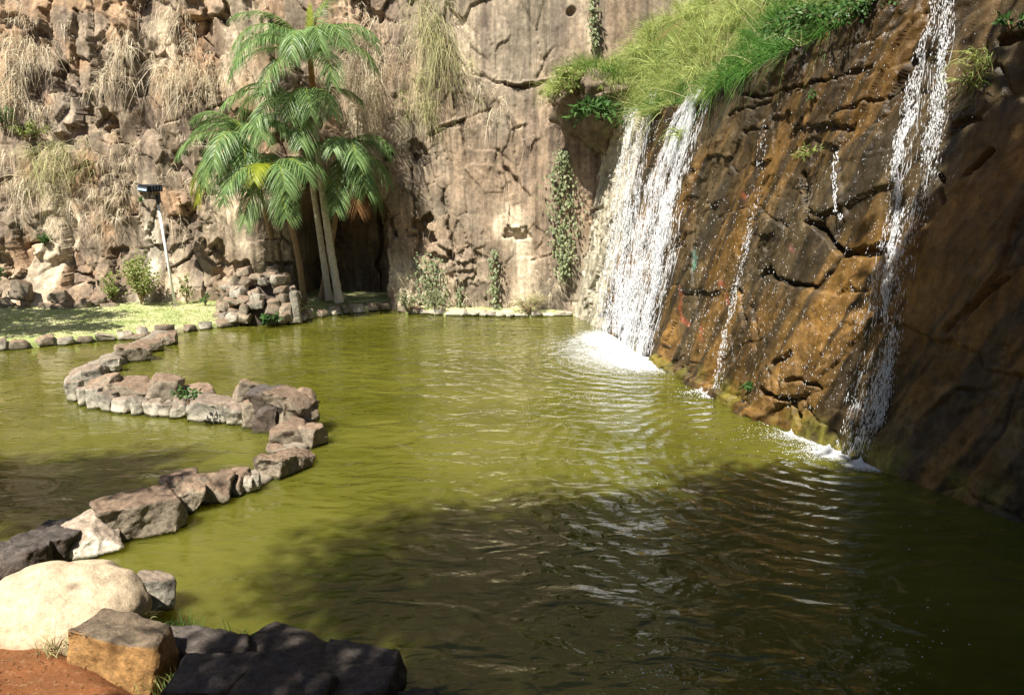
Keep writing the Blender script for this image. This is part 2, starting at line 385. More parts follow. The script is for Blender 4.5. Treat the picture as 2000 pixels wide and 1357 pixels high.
def back_cliff():
    us = np.concatenate([np.linspace(-40, -17.2, 90), np.linspace(-17.15, 4.2, 560), np.linspace(4.4, 14, 50)])
    vs = np.concatenate([np.linspace(-.6, 10.9, 300), np.linspace(11.1, 22, 50)])
    U, Z = np.meshgrid(us, vs, indexing='ij')
    wu = U+.06*Z+.14*(fbm(U*.5, Z*.5, 1, 2)-.5)+.03*(fbm(U*7, Z*7, 2)-.5); wz = Z+.18*(fbm(U*.5, Z*.5, 4, 2)-.5)+.03*(fbm(U*7+9, Z*7, 5)-.5)
    # how broken the rock is
    br = np.interp(U, [-14, -9, -7, -3.6, -2.6, 1.5], [.55, .55, .5, .3, .14, .10])
    foot = sstep(2.5, .6, Z)*np.exp(-((U+1.6)/1.6)**2); br = np.clip(br+.8*foot, 0, 1)
    br = np.clip(br*(.15+2.0*sstep(.40, .62, fbm(U*.55, Z*.4, 6))), 0, 1.1)
    f1, f2, r1, dx1, dy1 = vor(wu/1.25+3, wz/3.3, 0)
    lf = np.interp(U, [-8, -3.5], [1, .2]); D = (.38*lf+.5*br)*((r1[0]-.5)*.8+(dx1*(r1[1]-.5)*.5+dy1*(r1[2]-.5)*.25))
    D -= lf*.22*sstep(.025, .008, f2-f1)*sstep(.47, .58, fbm(U*.8+90, Z*.5, 2))
    g1, g2, r2, dx2, dy2 = vor(wu/.6+7, wz/1.0+2, 3)
    D += br*((r2[0]-.5)*.34+dx2*(r2[1]-.5)*.40+dy2*(r2[2]-.38)*.45)
    h1, h2, r3, dx3, dy3 = vor(wu/.27+1, wz/.34+5, 6)
    rub = br*sstep(.47, .62, fbm(U*.8+40, Z*.8, 8))
    D += rub*((r3[0]-.5)*.16+dx3*(r3[1]-.5)*.2+dy3*(r3[2]-.5)*.2)
    D += .045*(fbm(U*3, Z*3, 3, 5)-.5)+.18*(fbm(U*.35, Z*.35, 5)-.5)
    # grooves running down the slab
    D -= (1-br)*.05*sstep(.62, .72, fbm(U*3.2+.4*Z*.3, Z*.22, 7, 3))
    D -= .30*np.clip(br, 0, 1)*sstep(.035, .01, g2-g1)*sstep(.46, .6, fbm(U*.7+5, Z*.7, 9))
    # talus: the left foot spreads out
    D += np.interp(U, [-13, -10, -8], [.6, .25, 0])*sstep(1.8, .2, Z)
    # hand-set cracks, ledges and holes (photo pixels -> points on the face)
    def carve(pts, wid, dep, soft=.03):
        nonlocal D
        q = px2(hit_back, pts, [0, 2])
        if wid >= .09 and dep > .2:
            d = polyd(U-dx3*.27, Z-dy3*.34, q); D -= dep*sstep(wid+.10, wid+.04, d)*(.5+.6*r3[1]); return
        d = polyd(U+.16*(fbm(U*4, Z*4, 2)-.5), Z+.16*(fbm(U*4+7, Z*4, 4)-.5), q)
        d = d/(.35+1.3*fbm(U*2.3+3, Z*2.3, 7, 3))
        D -= dep*sstep(wid+soft, wid*.6, d)*(.55+.9*fbm(U*1.7, Z*1.7, 9, 2))
    def ledge(pts, wid, out):      # an overhanging brow with a shadow gap below
        carve(pts, wid, .25); carve([(x, y-wid*60) for x, y in pts], wid*1.2, -out)
    ledge([(985, 165), (1030, 168), (1075, 160)], .05, .1); carve([(920, 145), (985, 165)], .025, .08)
    ledge([(840, 262), (905, 232)], .05, .12); carve([(905, 232), (960, 215)], .02, .07)
    carve([(985, 325), (1010, 355), (1035, 385)], .05, .16); carve([(1005, 250), (1010, 335)], .015, .06)
    carve([(865, 370), (875, 440), (893, 500)], .03, .18)
    carve([(812, 300)], .22, .4) if False else carve([(808, 298), (820, 300)], .16, .45)
    carve([(822, 440), (828, 475)], .26, .5); carve([(812, 425), (806, 330)], .04, .2)
    ledge([(995, 455), (1018, 455)], .1, .1); ledge([(885, 530), (915, 530)], .17, .14)
    carve([(840, 505), (880, 505)], .09, .3); carve([(770, 300), (752, 310)], .05, .2); carve([(765, 430), (772, 460)], .07, .3)
    carve([(1115, 25), (1120, 20)], .08, .25)
    carve([(1040, 510), (1090, 490)], .025, .1); carve([(1080, 90), (1050, 150)], .015, .06); carve([(1085, 200), (1075, 180)], .12, .3)
    # left part: gaps between the blocks
    for pts, w_, d_ in (([(160, 205), (155, 250)], .2, .6), ([(110, 140), (120, 165)], .25, .5), ([(190, 225), (200, 235)], .18, .5),
                        ([(300, 120), (330, 130)], .12, .3), ([(150, 20), (155, 160)], .05, .45), ([(405, 25), (395, 60)], .07, .3), ([(90, 20), (70, 60)], .14, .35),
                        ([(440, 20), (445, 50)], .1, .4), ([(360, 290), (340, 330)], .1, .3), ([(125, 265), (150, 280)], .15, .5), ([(60, 160), (40, 200)], .2, .3),
                        ([(420, 490), (430, 520)], .2, .5), ([(445, 530), (480, 532)], .12, .45), ([(220, 540), (228, 500)], .1, .35),
                        ([(400, 500), (392, 470)], .08, .3), ([(520, 515), (590, 520)], .05, .25), ([(700, 20), (720, 35)], .22, .5), ([(690, 75), (680, 100)], .12, .4),
                        ([(350, 130), (345, 60)], .06, .3), ([(20, 50), (30, 30)], .2, .4), ([(60, 480), (90, 470)], .06, .25), ([(15, 500), (12, 590)], .2, .5)):
        carve(pts, w_, d_)
    # recess behind the palms, cut far deeper to turn the palm shadow black
    for lx, wd in ((640, .85), (685, .8), (715, .45)):
        q = px2(hit_back, [(lx+4, 420), (lx, 600)], [0, 2]); d = polyd(U, Z, q)
        D = np.minimum(D, D-3.4*sstep(wd+.3, wd, d+.35*(fbm(U*1.6, Z*1.6, 3)-.5))*(1-sstep(.0, 3.4, np.maximum(0, -D-.3))))
    # dark slab jutting at the top left
    Y = back_y(U, Z)-D
    V = np.stack([U, Y, Z], -1)
    # top of the plateau runs back from the rim
    back = V[:, -1:, :].copy(); back = np.concatenate([back+np.array([0, 6., .6]), back+np.array([0, 30., 1.5])], 1)
    V = np.concatenate([V, back], 1); nv = V.shape[1]
    # colours of the rock itself
    tone = .6*r1[3]+.4*r2[3]
    grey = np.array([.23, .19, .138]); brown = np.array([.275, .195, .13]); orange = np.array([.42, .245, .125]); pale = np.array([.55, .46, .33])
    a = sstep(.35, .65, fbm(U*.4, Z*.25, 2)+.25*(tone-.5))[..., None]
    left = np.interp(U, [-11, -7, -4, -1.5], [.75, .6, .2, .0])[..., None]
    C = grey*(1-a*.6)+brown*a*.6
    C = C*(1-left*.4)+brown*left*.4
    C = C*(.75+.5*tone[..., None])
    so_ = (sstep(.48, .68, fbm(U*.9+60, Z*.9, 4)+.2*(r2[1]-.5)))[..., None]*(left*.5+.05); C = C*(1-so_)+orange*so_
    pl = sstep(.56, .72, fbm(U*.8+20, Z*.35, 7)+.15*(r1[2]-.5))[..., None]*.7; C = C*(1-pl)+pale*pl
    lime = np.exp(-((U-px2(hit_back, [(295, 480)], [0, 2])[0][0]+.05*np.sin(Z*3))/.25)**2)*sstep(3.4, 2.6, Z)*.6
    C = C*(1-lime[..., None])+np.array([.66, .6, .48])*lime[..., None]
    dark = sstep(.58, .7, fbm(U*2.2+11, Z*.16+3, 6))[..., None]*.45; C = C*(1-dark)+np.array([.13, .10, .085])*dark
    C = np.concatenate([C, np.full((C.shape[0], 2, 3), .12)], 1)
    o = mk('cliff', V.reshape(-1, 3), gridfaces(len(us), nv), M_ROCK, col=C.reshape(-1, 3))
    tag(o, 'tall sunlit brown quarry cliff rising behind the lawn', None, None, 'structure')
    return o
back_cliff()

def topz(y): return np.interp(y, [1, 9.2, 10.4, 11.6, 14, 17.5, 22, 26], [8.4, 7.9, 6.9, 6.15, 5.95, 5.65, 5.8, 6.0])
DR = {}
def disp_right(p):
    ys = DR['ys']; i = np.clip(np.searchsorted(ys, p[..., 1]), 0, len(ys)-1); D = DR['D']
    j = np.clip(((p[..., 2]+.6)/(DR['tz'][i]+.6)*(D.shape[1]-1)).astype(int), 0, D.shape[1]-1); return D[i, j]
def right_cliff():
    ys = np.concatenate([np.linspace(1, 6.4, 60), np.linspace(6.45, 14, 380), np.linspace(14.03, 25.6, 400)]); nv = 290
    T = np.linspace(0, 1, nv)
    Y = np.repeat(ys[:, None], nv, 1); tz = topz(ys)+.25*(fbm(ys*1.3, ys*0+3, 2)-.5)
    Z = -.6+(tz[:, None]+.6)*T[None]
    q = Y+.42*Z
    wq = q+.25*(fbm(q, Z, 1, 2)-.5)+.03*(fbm(q*8, Z*8, 2)-.5); wz = Z+.3*(fbm(q, Z+8, 3, 2)-.5)+.03*(fbm(q*8, Z*8+3, 4)-.5)
    f1, f2, r1, dx1, dy1 = vor(wq/1.35, wz/1.5+2, 1)
    D = (r1[0]-.5)*.10+dx1*(r1[1]-.5)*.10+dy1*(r1[2]-.5)*.08
    g1, g2, r2, dx2, dy2 = vor(wq/.5+3, wz/.6, 5)
    m = sstep(.4, .62, fbm(q*.7+3, Z*.7, 6))
    D += m*((r2[0]-.5)*.07+dx2*(r2[1]-.5)*.10+dy2*(r2[2]-.5)*.10)
    D += .12*(fbm(q*.5, Z*.5, 8)-.5)+.07*(fbm(q*3, Z*3, 3, 6)-.5)+.045*(fbm(q*14, Z*7, 7, 4)-.5)
    stri = fbm(q*7, Z*.35, 9, 3); sm = sstep(.45, .6, fbm(Y*.45+2, Z*.3, 10))
    D += (.25+.75*sm)*.13*(np.abs(stri-.5)*2-.3)
    D -= .05*sstep(.035, .0, f2-f1)*sstep(.46, .6, fbm(q*.8+50, Z*.8, 4))
    grey_zone = sstep(20.7, 21.3, q-.30*Z+.8*(fbm(Y*2, Z*.8, 4)-.5))          # dry pale slab beside the corner
    D += grey_zone*.05*(fbm(q*9, Z*.3, 2, 3)-.5)
    k1, k2, r4, dx4, dy4 = vor(wq/.20+9, wz/.26+1, 2); D += .5*(.3+m)*((r4[0]-.5)*.05+dx4*(r4[1]-.5)*.09+dy4*(r4[2]-.5)*.09)
    def carve(pts, wid, dep, soft=.03):
        nonlocal D
        h = px2(hit_right, pts, [1, 2]); d = polyd(Y+.22*(fbm(q*3, Z*3, 2, 5)-.5), Z+.22*(fbm(q*3, Z*3+9, 4, 5)-.5), h)
        d = d/(.15+1.3*fbm(q*3.5+3, Z*3.5, 7, 3)); D -= dep*sstep(wid+soft, wid*.6, d)*(.5+.9*fbm(q*2, Z*2, 9, 2))
    carve([(1575, 430), (1600, 450), (1640, 490), (1625, 520), (1590, 560)], .045, .28)
    carve([(1590, 560), (1540, 555), (1500, 530)], .035, .2); carve([(1640, 492), (1700, 485), (1730, 478)], .07, .3)
    carve([(1490, 540), (1510, 525), (1520, 545)], .03, .15); carve([(1510, 710), (1550, 690)], .03, .14)
    carve([(1540, 745), (1580, 750), (1600, 760)], .025, .14); carve([(1490, 770), (1540, 785), (1555, 830)], .05, .25)
    carve([(1440, 190), (1580, 170), (1700, 130)], .018, .12); carve([(1420, 225), (1500, 195)], .018, .12)
    carve([(1870, 245), (1925, 235)], .025, .15); carve([(1895, 345), (1935, 310)], .03, .18); carve([(1840, 340), (1850, 390)], .025, .15)
    carve([(1350, 480), (1355, 560), (1352, 640), (1340, 720)], .03, .15); carve([(1440, 560), (1455, 620), (1440, 700)], .06, .12)
    carve([(1470, 600), (1480, 680)], .05, .1); carve([(1960, 90), (2000, 80)], .04, .2); carve([(1620, 230), (1780, 165)], .02, .1)
    carve([(1130, 425), (1180, 405)], .06, .2); carve([(1145, 590), (1165, 540)], .05, .15); carve([(1160, 470), (1170, 380), (1185, 260)], .03, .12)
    carve([(1450, 260), (1500, 245)], .02, .1); carve([(1560, 340), (1565, 400)], .07, .16); carve([(1640, 310), (1650, 430)], .03, -.05)
    carve([(1860, 640), (1880, 620), (1960, 540)], .02, .1)
    # overhang under the bush in the corner
    h = px2(hit_right, [(1150, 240)], [1, 2])[0]; D -= .8*np.exp(-((Y-h[0])/.9)**2-((Z-h[1])/.5)**2)
    D += .1*sstep(.16, .10, Z)*sstep(11.5, 12, Y)*sstep(17, 16.5, Y)
    D += .25*sstep(.85, 1., T)[None]*(fbm(Y*2, Z*2, 5)-.55)
    DR.update(ys=ys, D=D, tz=tz); X = right_x(Y, Z); V = np.stack([X, Y, Z], -1)+D[..., None]*NR
    back = V[:, -1:, :]+np.array([.8, 0.1, .1]); V = np.concatenate([V, back], 1); nv += 1
    brown = np.array([.118, .065, .018]); dk = np.array([.026, .02, .011]); och = np.array([.172, .092, .024]); gy = np.array([.40, .36, .27]); mud = np.array([.072, .051, .024])
    a = sstep(.38, .62, fbm(q*.6, Z*.35, 3)+.3*(r1[3]-.5))[..., None]
    C = mud*(1-a)+brown*a
    b = sstep(.5, .68, fbm(q*.8+30, Z*.5, 7))[..., None]*.8; b = b*sstep(5, 2.8, Z)[..., None]; C = C*(1-b)+och*b
    d = sstep(.50, .62, fbm(q*4+9, Z*.25, 8, 4))[..., None]*.8; C = C*(1-d)+dk*d
    gz = grey_zone[..., None]; st = .7+.6*fbm(q*9+3, Z*.25, 6, 3)[..., None]; C = C*(1-gz)+gy*st*gz
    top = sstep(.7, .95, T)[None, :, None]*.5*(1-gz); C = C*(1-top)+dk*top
    al = (sstep(.5, .1, Z)*sstep(.4, .6, fbm(Y*2, Z*2, 4)))[..., None]*.6*(1-gz); C = C*(1-al)+np.array([.16, .15, .02])*al
    # old paint smears on the rock
    for pts, w_, c_ in (([(1412, 555), (1418, 590)], .05, (.20, .06, .03)), ([(1328, 560), (1325, 620), (1340, 635)], .05, (.19, .06, .03)),
                        ([(1352, 495), (1358, 520)], .09, (.08, .17, .12)), ([(1368, 640), (1370, 660)], .06, (.18, .06, .03)), ([(1450, 380), (1455, 385)], .05, (.2, .07, .03)), ([(1545, 480), (1550, 490)], .04, (.2, .1, .08))):
        hh = px2(hit_right, pts, [1, 2]); dd = polyd(Y, Z, hh); k = (sstep(w_*1.8, w_*.3, dd)*sstep(.3, .55, fbm(Y*9, Z*9, 3)))[..., None]
        C = C*(1-k)+np.array(c_)*k
    C = C*(.8+.4*r2[3])[..., None]
    C = np.concatenate([C, C[:, -1:]], 1)
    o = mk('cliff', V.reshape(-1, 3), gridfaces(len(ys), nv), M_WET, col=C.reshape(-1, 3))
    tag(o, 'wet brown rock face with waterfalls beside the pond', None, None, 'structure')
right_cliff()

def hill_z(y, s): return topz(y)-.12+np.interp(s, [0, .4, 1.6, 4, 22], [0, .3, 2.0, 3.8, 15.])+np.interp(y, [19, 22], [0, .5])*np.minimum(s, 1)+.5*(fbm(y*.6, s*.6, 3)-.5)*np.minimum(1, s)
def hill_pt(y, s):
    z = hill_z(y, s); x = right_x(y, topz(y))+.1+s-np.interp(y, [20.6, 22.8], [0, .7])*np.clip(s*1.5, 0, 1)
    return np.stack([x, y+.12*s, z], -1)
ys = np.linspace(1, 26, 120); ss = np.concatenate([np.linspace(0, 4, 40), np.linspace(4.4, 22, 24)])
Yg, Sg = np.meshgrid(ys, ss, indexing='ij')
o = mk('hillside', hill_pt(Yg, Sg).reshape(-1, 3), gridfaces(120, 64), M_SLOPE, smooth=True)
tag(o, 'grassy hillside above the wet rock face', None, None, 'structure')

Vm, Fm = ico(5); cm = ony(1162., 200., 23.3)
nm = np.array([mnoise.fractal(Vector(v*2.1)+Vector((3, 8, 1)), .9, 2.2, 5) for v in Vm])
Pm = Vm*(1+.30*nm)[:, None]*np.array([1.25, 1.5, .8]); Pm[:, 2] = np.where(Pm[:, 2] < 0, Pm[:, 2]*1.7, Pm[:, 2]); Pm[:, 0] += np.where(Pm[:, 2] < 0, -Pm[:, 2]*.35, 0); Pm[:, 1] += np.where(Pm[:, 2] < 0, -Pm[:, 2]*.55, 0)
o = mk('ledge', Pm, Fm, M_ROCK, col=np.full((len(Pm), 3), 1.)*np.array([.16, .125, .085])); o.location = tuple(cm)
tag(o, 'earthy ledge bulging out of the corner between the two rock faces', kind='structure')
# ---- ground, pond bed, water
o = mk('ground', [(-500, -500, -1.0), (500, -500, -1.0), (500, 500, -1.0), (-500, 500, -1.0)], [[0, 1, 2, 3]], M_SOIL); tag(o, kind='structure')
o = mk('water', [(-45, 1.2, 0), (10, 1.2, 0), (10, 27, 0), (-45, 27, 0)], [[0, 1, 2, 3]], M_WATER); tag(o, 'murky olive green pond water', kind='structure')

SHX, SHY = [], []
for p in onz(np.array([-700., -300, 0, 90, 170, 270, 330, 420, 480, 570, 640, 700, 770, 800, 900, 1000, 1105]),
             np.array([760., 712, 684, 676, 668, 660, 652, 640, 634, 628, 616, 610, 604, 612, 616, 618, 616])):
    SHX.append(p[0]); SHY.append(p[1])
SHX = np.array(SHX); SHY = np.array(SHY)
def shore_y(x): return np.interp(x, SHX, SHY)
def lawn_z(x, y):
    d = y-shore_y(x)
    return -.55+.72*sstep(-.25, .05, d)+.055*np.maximum(d, 0)+.05*(fbm(x*.9, y*.9, 3)-.5)
xs = np.concatenate([np.linspace(-45, -17.5, 40), np.linspace(-17.3, 3, 220)]); tt = np.linspace(-.4, 1, 70)
Xg = np.repeat(xs[:, None], 70, 1); Yg = shore_y(Xg)+np.where(tt < 0, tt, tt*(27.5-shore_y(Xg)))
o = mk('lawn', np.stack([Xg, Yg, lawn_z(Xg, Yg)], -1).reshape(-1, 3), gridfaces(len(xs), 70), M_LAWN, smooth=True)
tag(o, 'sunlit grass lawn between pond and cliff', kind='structure')

NSX = np.array([-45, -12, -7, -5.2, -3.9, -3.3, -2.4, -1.5, -.8, 0, 2, 5, 12]); NSY = np.array([9.5, 7.5, 6.6, 6.2, 5.5, 5.3, 4.7, 4.35, 4.2, 4.1, 4.0, 3.9, 3.5])
def bank_z(x, y):
    d = np.interp(x, NSX, NSY)-y
    return -.8+.95*sstep(-.35, .1, d)+.24*sstep(0, .5, d)+.30*np.maximum(d-.7, 0)*sstep(9, 3, d)+sstep(3, 9, d)*1.3*0+.06*(fbm(x*1.5, y*1.5, 2)-.5)
xs = np.concatenate([np.linspace(-45, -6, 60), np.linspace(-5.9, 1, 110), np.linspace(1.2, 12, 40)]); tt = np.concatenate([np.linspace(-.5, 3, 90), np.linspace(3.2, 60, 50)])
Xg = np.repeat(xs[:, None], len(tt), 1); Yg = np.interp(Xg, NSX, NSY)-tt[None]
def bz(x, y):
    d = np.interp(x, NSX, NSY)-y
    return -.8+.95*sstep(-.35, .1, d)+.26*sstep(0, .5, d)+.30*np.clip(d-.8, 0, 4.2)+.06*(fbm(x*1.5, y*1.5, 2)-.5)
o = mk('bank', np.stack([Xg, Yg, bz(Xg, Yg)], -1).reshape(-1, 3), gridfaces(len(xs), len(tt))[:, ::-1], M_SOIL, smooth=True)
tag(o, 'red earth bank at the near edge of the pond', kind='structure')

# ================================================================== STONES
def stone(name, base, w_, d_, h_, rz, mat, parent=None, seed=0, sub=3, rough=.05, cuts=6, tilt=(0, 0), rnd=0.0, box_=.25):
    """rough block: a box with jittered corners, knocked off along random planes, then worn"""
    r = np.random.default_rng(seed+1000); bm = bmesh.new(); bmesh.ops.create_cube(bm, size=2)
    for v in bm.verts: v.co += Vector(r.uniform(-.22, .22, 3)*np.array([1, 1, .7]))
    for _ in range(cuts):
        n = unit(r.normal(size=3)*np.array([1, 1, .8])); bmesh.ops.bisect_plane(bm, geom=bm.verts[:]+bm.edges[:]+bm.faces[:], plane_co=Vector(n*r.uniform(.82, 1.12)), plane_no=Vector(n), clear_outer=True)
        ed = [e for e in bm.edges if e.is_boundary]
        if ed: bmesh.ops.holes_fill(bm, edges=ed)
    for v in bm.verts: v.co = Vector((v.co.x*w_/2, v.co.y*d_/2, v.co.z*h_/2))
    bmesh.ops.remove_doubles(bm, verts=bm.verts[:], dist=.012*max(w_, .2))
    mn = min(w_, d_, h_)
    bmesh.ops.bevel(bm, geom=bm.edges[:], offset=mn*(.035+rnd*.3), segments=1 if rnd < .1 else 3, affect='EDGES', clamp_overlap=True)
    bmesh.ops.triangulate(bm, faces=bm.faces[:])
    lim = {2: .22, 3: .12, 4: .05, 5: .035}[sub]*max(w_, .4)
    for _ in range(6 if sub > 2 else 1):
        ed = [e for e in bm.edges if e.calc_length() > lim]
        if not ed: break
        bmesh.ops.subdivide_edges(bm, edges=ed, cuts=1); bmesh.ops.triangulate(bm, faces=[f for f in bm.faces if len(f.verts) > 3])
    bm.normal_update(); bm.verts.index_update()
    off = Vector(r.uniform(-50, 50, 3)); fr = 2.2/max(mn, .12); amp = rough*mn
    nn_ = [v.normal.copy() for v in bm.verts]; P = np.array([(v.co+n*(amp*mnoise.fractal(v.co*fr+off, .9, 2.1, 4)))[:] for v, n in zip(bm.verts, nn_)])
    Fc = np.array([[v.index for v in f.verts] for f in bm.faces]); bm.free()
    cx, sx = math.cos(tilt[0]), math.sin(tilt[0]); cy, sy = math.cos(tilt[1]), math.sin(tilt[1])
    P = P@np.array([[1, 0, 0], [0, cx, -sx], [0, sx, cx]]).T; P = P@np.array([[cy, 0, sy], [0, 1, 0], [-sy, 0, cy]]).T
    cz, sz = math.cos(rz), math.sin(rz); P = P@np.array([[cz, -sz, 0], [sz, cz, 0], [0, 0, 1]]).T
    P = P+np.array([0, 0, -P[:, 2].min()])
    if parent is not None: P = P+np.asarray(base)-np.array(parent.location)
    o = mk(name, P, Fc, mat, parent, smooth=rnd > .1)
    if parent is None: o.location = base
    return o
def pstone(px, py, wpx, hpx, z=-.08, dep=.8, rz=0, mat=None, parent=None, seed=0, sub=3, name='stone', **k):
    """stone whose waterline / foot is seen at photo pixel px,py"""
    b = onz(px, py, max(z, 0)); sc = np.linalg.norm(b-np.array([0, 0, CAM_H]))/F
    w_ = wpx*sc; d_ = w_*dep
    h_ = max(.08, (hpx*sc-d_*.22)) + (max(0, -z))
    b = b+np.array([0, d_*.45, 0]); b[2] = z
    return stone(name, b, w_, d_, h_, rz, mat, parent, seed, sub, **k)

# ---- curving stone wall across the pond
wall = empty('stone_wall', tuple(onz(300., 780., 0.)))
tag(wall, 'low curving wall of rough stones crossing the pond', 'stone wall')
def core(pts, w_, h_, name='mortar_core', parent=None, mat=None):
    P = onz(np.array([p[0] for p in pts], float), np.array([p[1] for p in pts], float), 0.)
    n = 60; tq = np.linspace(0, len(P)-1, n); C = np.stack([np.interp(tq, np.arange(len(P)), P[:, i]) for i in range(3)], -1)
    T = unit(np.gradient(C, axis=0)); A = np.stack([-T[:, 1], T[:, 0], 0*T[:, 0]], -1)
    prof = [(-.5, -.5), (-.5, .35), (-.34, .85), (0, 1.), (.34, .85), (.5, .35), (.5, -.5)]
    V = np.stack([C+A*(a*w_)+np.array([0, 0, 1])*b*h_ for a, b in prof], 1)
    V = V+.06*(rng.random(V.shape)-.5)
    if parent: V = V-np.array(parent.location)
    return mk(name, V.reshape(-1, 3), gridfaces(n, 7), mat or M_MORTAR, parent)
core([(315, 660), (295, 676), (240, 700), (195, 724), (160, 750), (168, 775), (230, 788), (310, 790), (380, 790), (440, 800), (520, 805)], .5, .22, parent=wall)
core([(570, 850), (575, 875), (548, 905), (480, 948), (420, 965), (350, 985), (270, 1020), (180, 1060), (80, 1100), (0, 1140)], .4, .08, parent=wall)
ST = [  # px, foot py, width px, height px, depth, rz, mat, tilt, z
 (300, 662, 62, 18, .8, .2, 'B', (0, 0), -.05), (262, 664, 36, 14, .8, .1, 'B', (0, 0), -.05), (318, 676, 34, 26, 1, .1, 'B', (0, 0), -.05), (283, 690, 46, 26, .9, .5, 'B', (.05, 0), -.05), (247, 708, 58, 34, .8, .5, 'B', (.08, .05), -.05),
 (212, 728, 30, 30, 1.1, .3, 'G', (0, 0), -.05), (186, 726, 44, 20, .8, .2, 'B', (0, 0), -.02), (165, 742, 46, 26, .8, .1, 'B', (0, 0), .05),
 (160, 770, 58, 50, .8, -.1, 'G', (.05, 0), -.05), (196, 785, 48, 52, .9, .3, 'B', (.1, 0), .02), (232, 772, 60, 34, .9, .2, 'B', (.05, 0), .12), (258, 786, 66, 42, .8, -.05, 'B', (.1, 0), .10),
 (316, 788, 62, 50, .8, .1, 'B', (.05, .1), .08), (368, 784, 72, 36, .8, .1, 'B', (.0, .0), .06),
 (141, 785, 24, 40, 1, .2, 'G', (0, 0), -.1), (160, 793, 22, 34, 1, .4, 'G', (0, 0), -.1), (182, 799, 24, 38, 1, .1, 'G', (0, 0), -.1), (207, 804, 28, 34, 1, -.3, 'G', (0, 0), -.1),
 (235, 808, 40, 30, .9, .2, 'G', (0, 0), -.1), (268, 811, 30, 36, 1, .5, 'G', (0, 0), -.1), (297, 814, 36, 34, 1, .1, 'G', (0, 0), -.1), (325, 815, 24, 26, 1, -.2, 'G', (0, 0), -.1), (346, 818, 26, 36, 1, .3, 'G', (0, .3), -.1),
 (405, 826, 98, 52, .55, -.12, 'G', (.03, 0), -.1), (462, 832, 34, 46, 1, .1, 'G', (0, 0), -.1), (476, 806, 40, 58, .8, .4, 'B', (0, .35), .16), (487, 838, 30, 50, 1, .2, 'B', (0, 0), -.1),
 (520, 812, 66, 52, .9, -.1, 'D', (.08, .05), .22), (562, 806, 92, 38, .7, -.25, 'B', (0, .22), .40), (512, 846, 46, 50, .9, .1, 'D', (0, 0), -.1), (545, 842, 44, 46, 1, .4, 'D', (0, 0), -.1),  # dark stones under the slab put the shade of the recess into their colour
 (580, 848, 72, 76, .9, .3, 'B', (.15, -.1), .05), (560, 875, 70, 44, .9, .2, 'B', (.1, .1), -.05), (600, 874, 62, 44, .9, -.4, 'B', (.05, .12), -.05), (535, 888, 40, 18, 1, .2, 'B', (0, 0), -.05),
 (548, 935, 64, 58, 1.9, -.45, 'B', (-.08, 0), -.12), (494, 962, 19, 34, 1.2, .2, 'G', (0, 0), -.02), (480, 966, 22, 36, 1.1, .1, 'G', (0, 0), -.02), (447, 970, 56, 44, .9, .2, 'B', (.05, 0), -.02),
 (385, 990, 92, 66, .8, .15, 'B', (.05, 0), .0), (338, 966, 60, 40, .9, .4, 'B', (0, 0), .1), (362, 1006, 46, 56, .6, .5, 'B', (0, .3), -.05), (316, 1006, 56, 46, .9, .3, 'B', (0, 0), .03),
 (252, 1056, 138, 80, .9, .55, 'B', (-.03, .02), -.02), (150, 1090, 96, 62, .9, .5, 'L', (.05, -.1), -.03), (70, 1112, 104, 62, .8, .6, 'D', (.05, .1), -.03), (20, 1138, 86, 60, .8, .4, 'D', (0, 0), -.03), (110, 1050, 70, 16, .7, .3, 'D', (0, 0), -.03)]
M_STL = stone_mat('lime_splashed_stone', (.30, .24, .18), (.62, .56, .46))
MM = {'B': M_STB, 'G': M_STG, 'D': M_STD, 'L': M_STL}
for i, (px, py, w_, h_, dp, rz, m_, tl, z_) in enumerate(ST):
    pstone(px, py, w_, h_, z_, dp, rz, MM[m_], wall, 40+i, 4 if py > 930 else 3, tilt=tl, rough=.10)

# ---- stone edging along the lawn shore
edg = empty('stone_edging', (0, 0, 0)); edg.location = (SHX[6], SHY[6], 0)
tag(edg, 'row of rough stones edging the lawn along the far shore', 'stone edging')
x = -16.5; i = 0
while x < 1.9:
    ww = random.uniform(.22, .55); y = float(shore_y(x+ww/2)); sl = float(np.arctan2(shore_y(x+ww)-shore_y(x), ww))
    hh = random.uniform(.2, .34) if x < -3.4 else random.uniform(.14, .24)
    stone('stone', (x+ww/2, y+random.uniform(-.05, .05), -.06), ww*1.02, random.uniform(.28, .42), hh, sl+random.uniform(-.2, .2), M_STG if x > -3.2 or random.random() < .35 else M_STB, edg, 300+i, 2, rough=.08, tilt=(random.uniform(-.12, .12), random.uniform(-.1, .1)))
    x += ww; i += 1

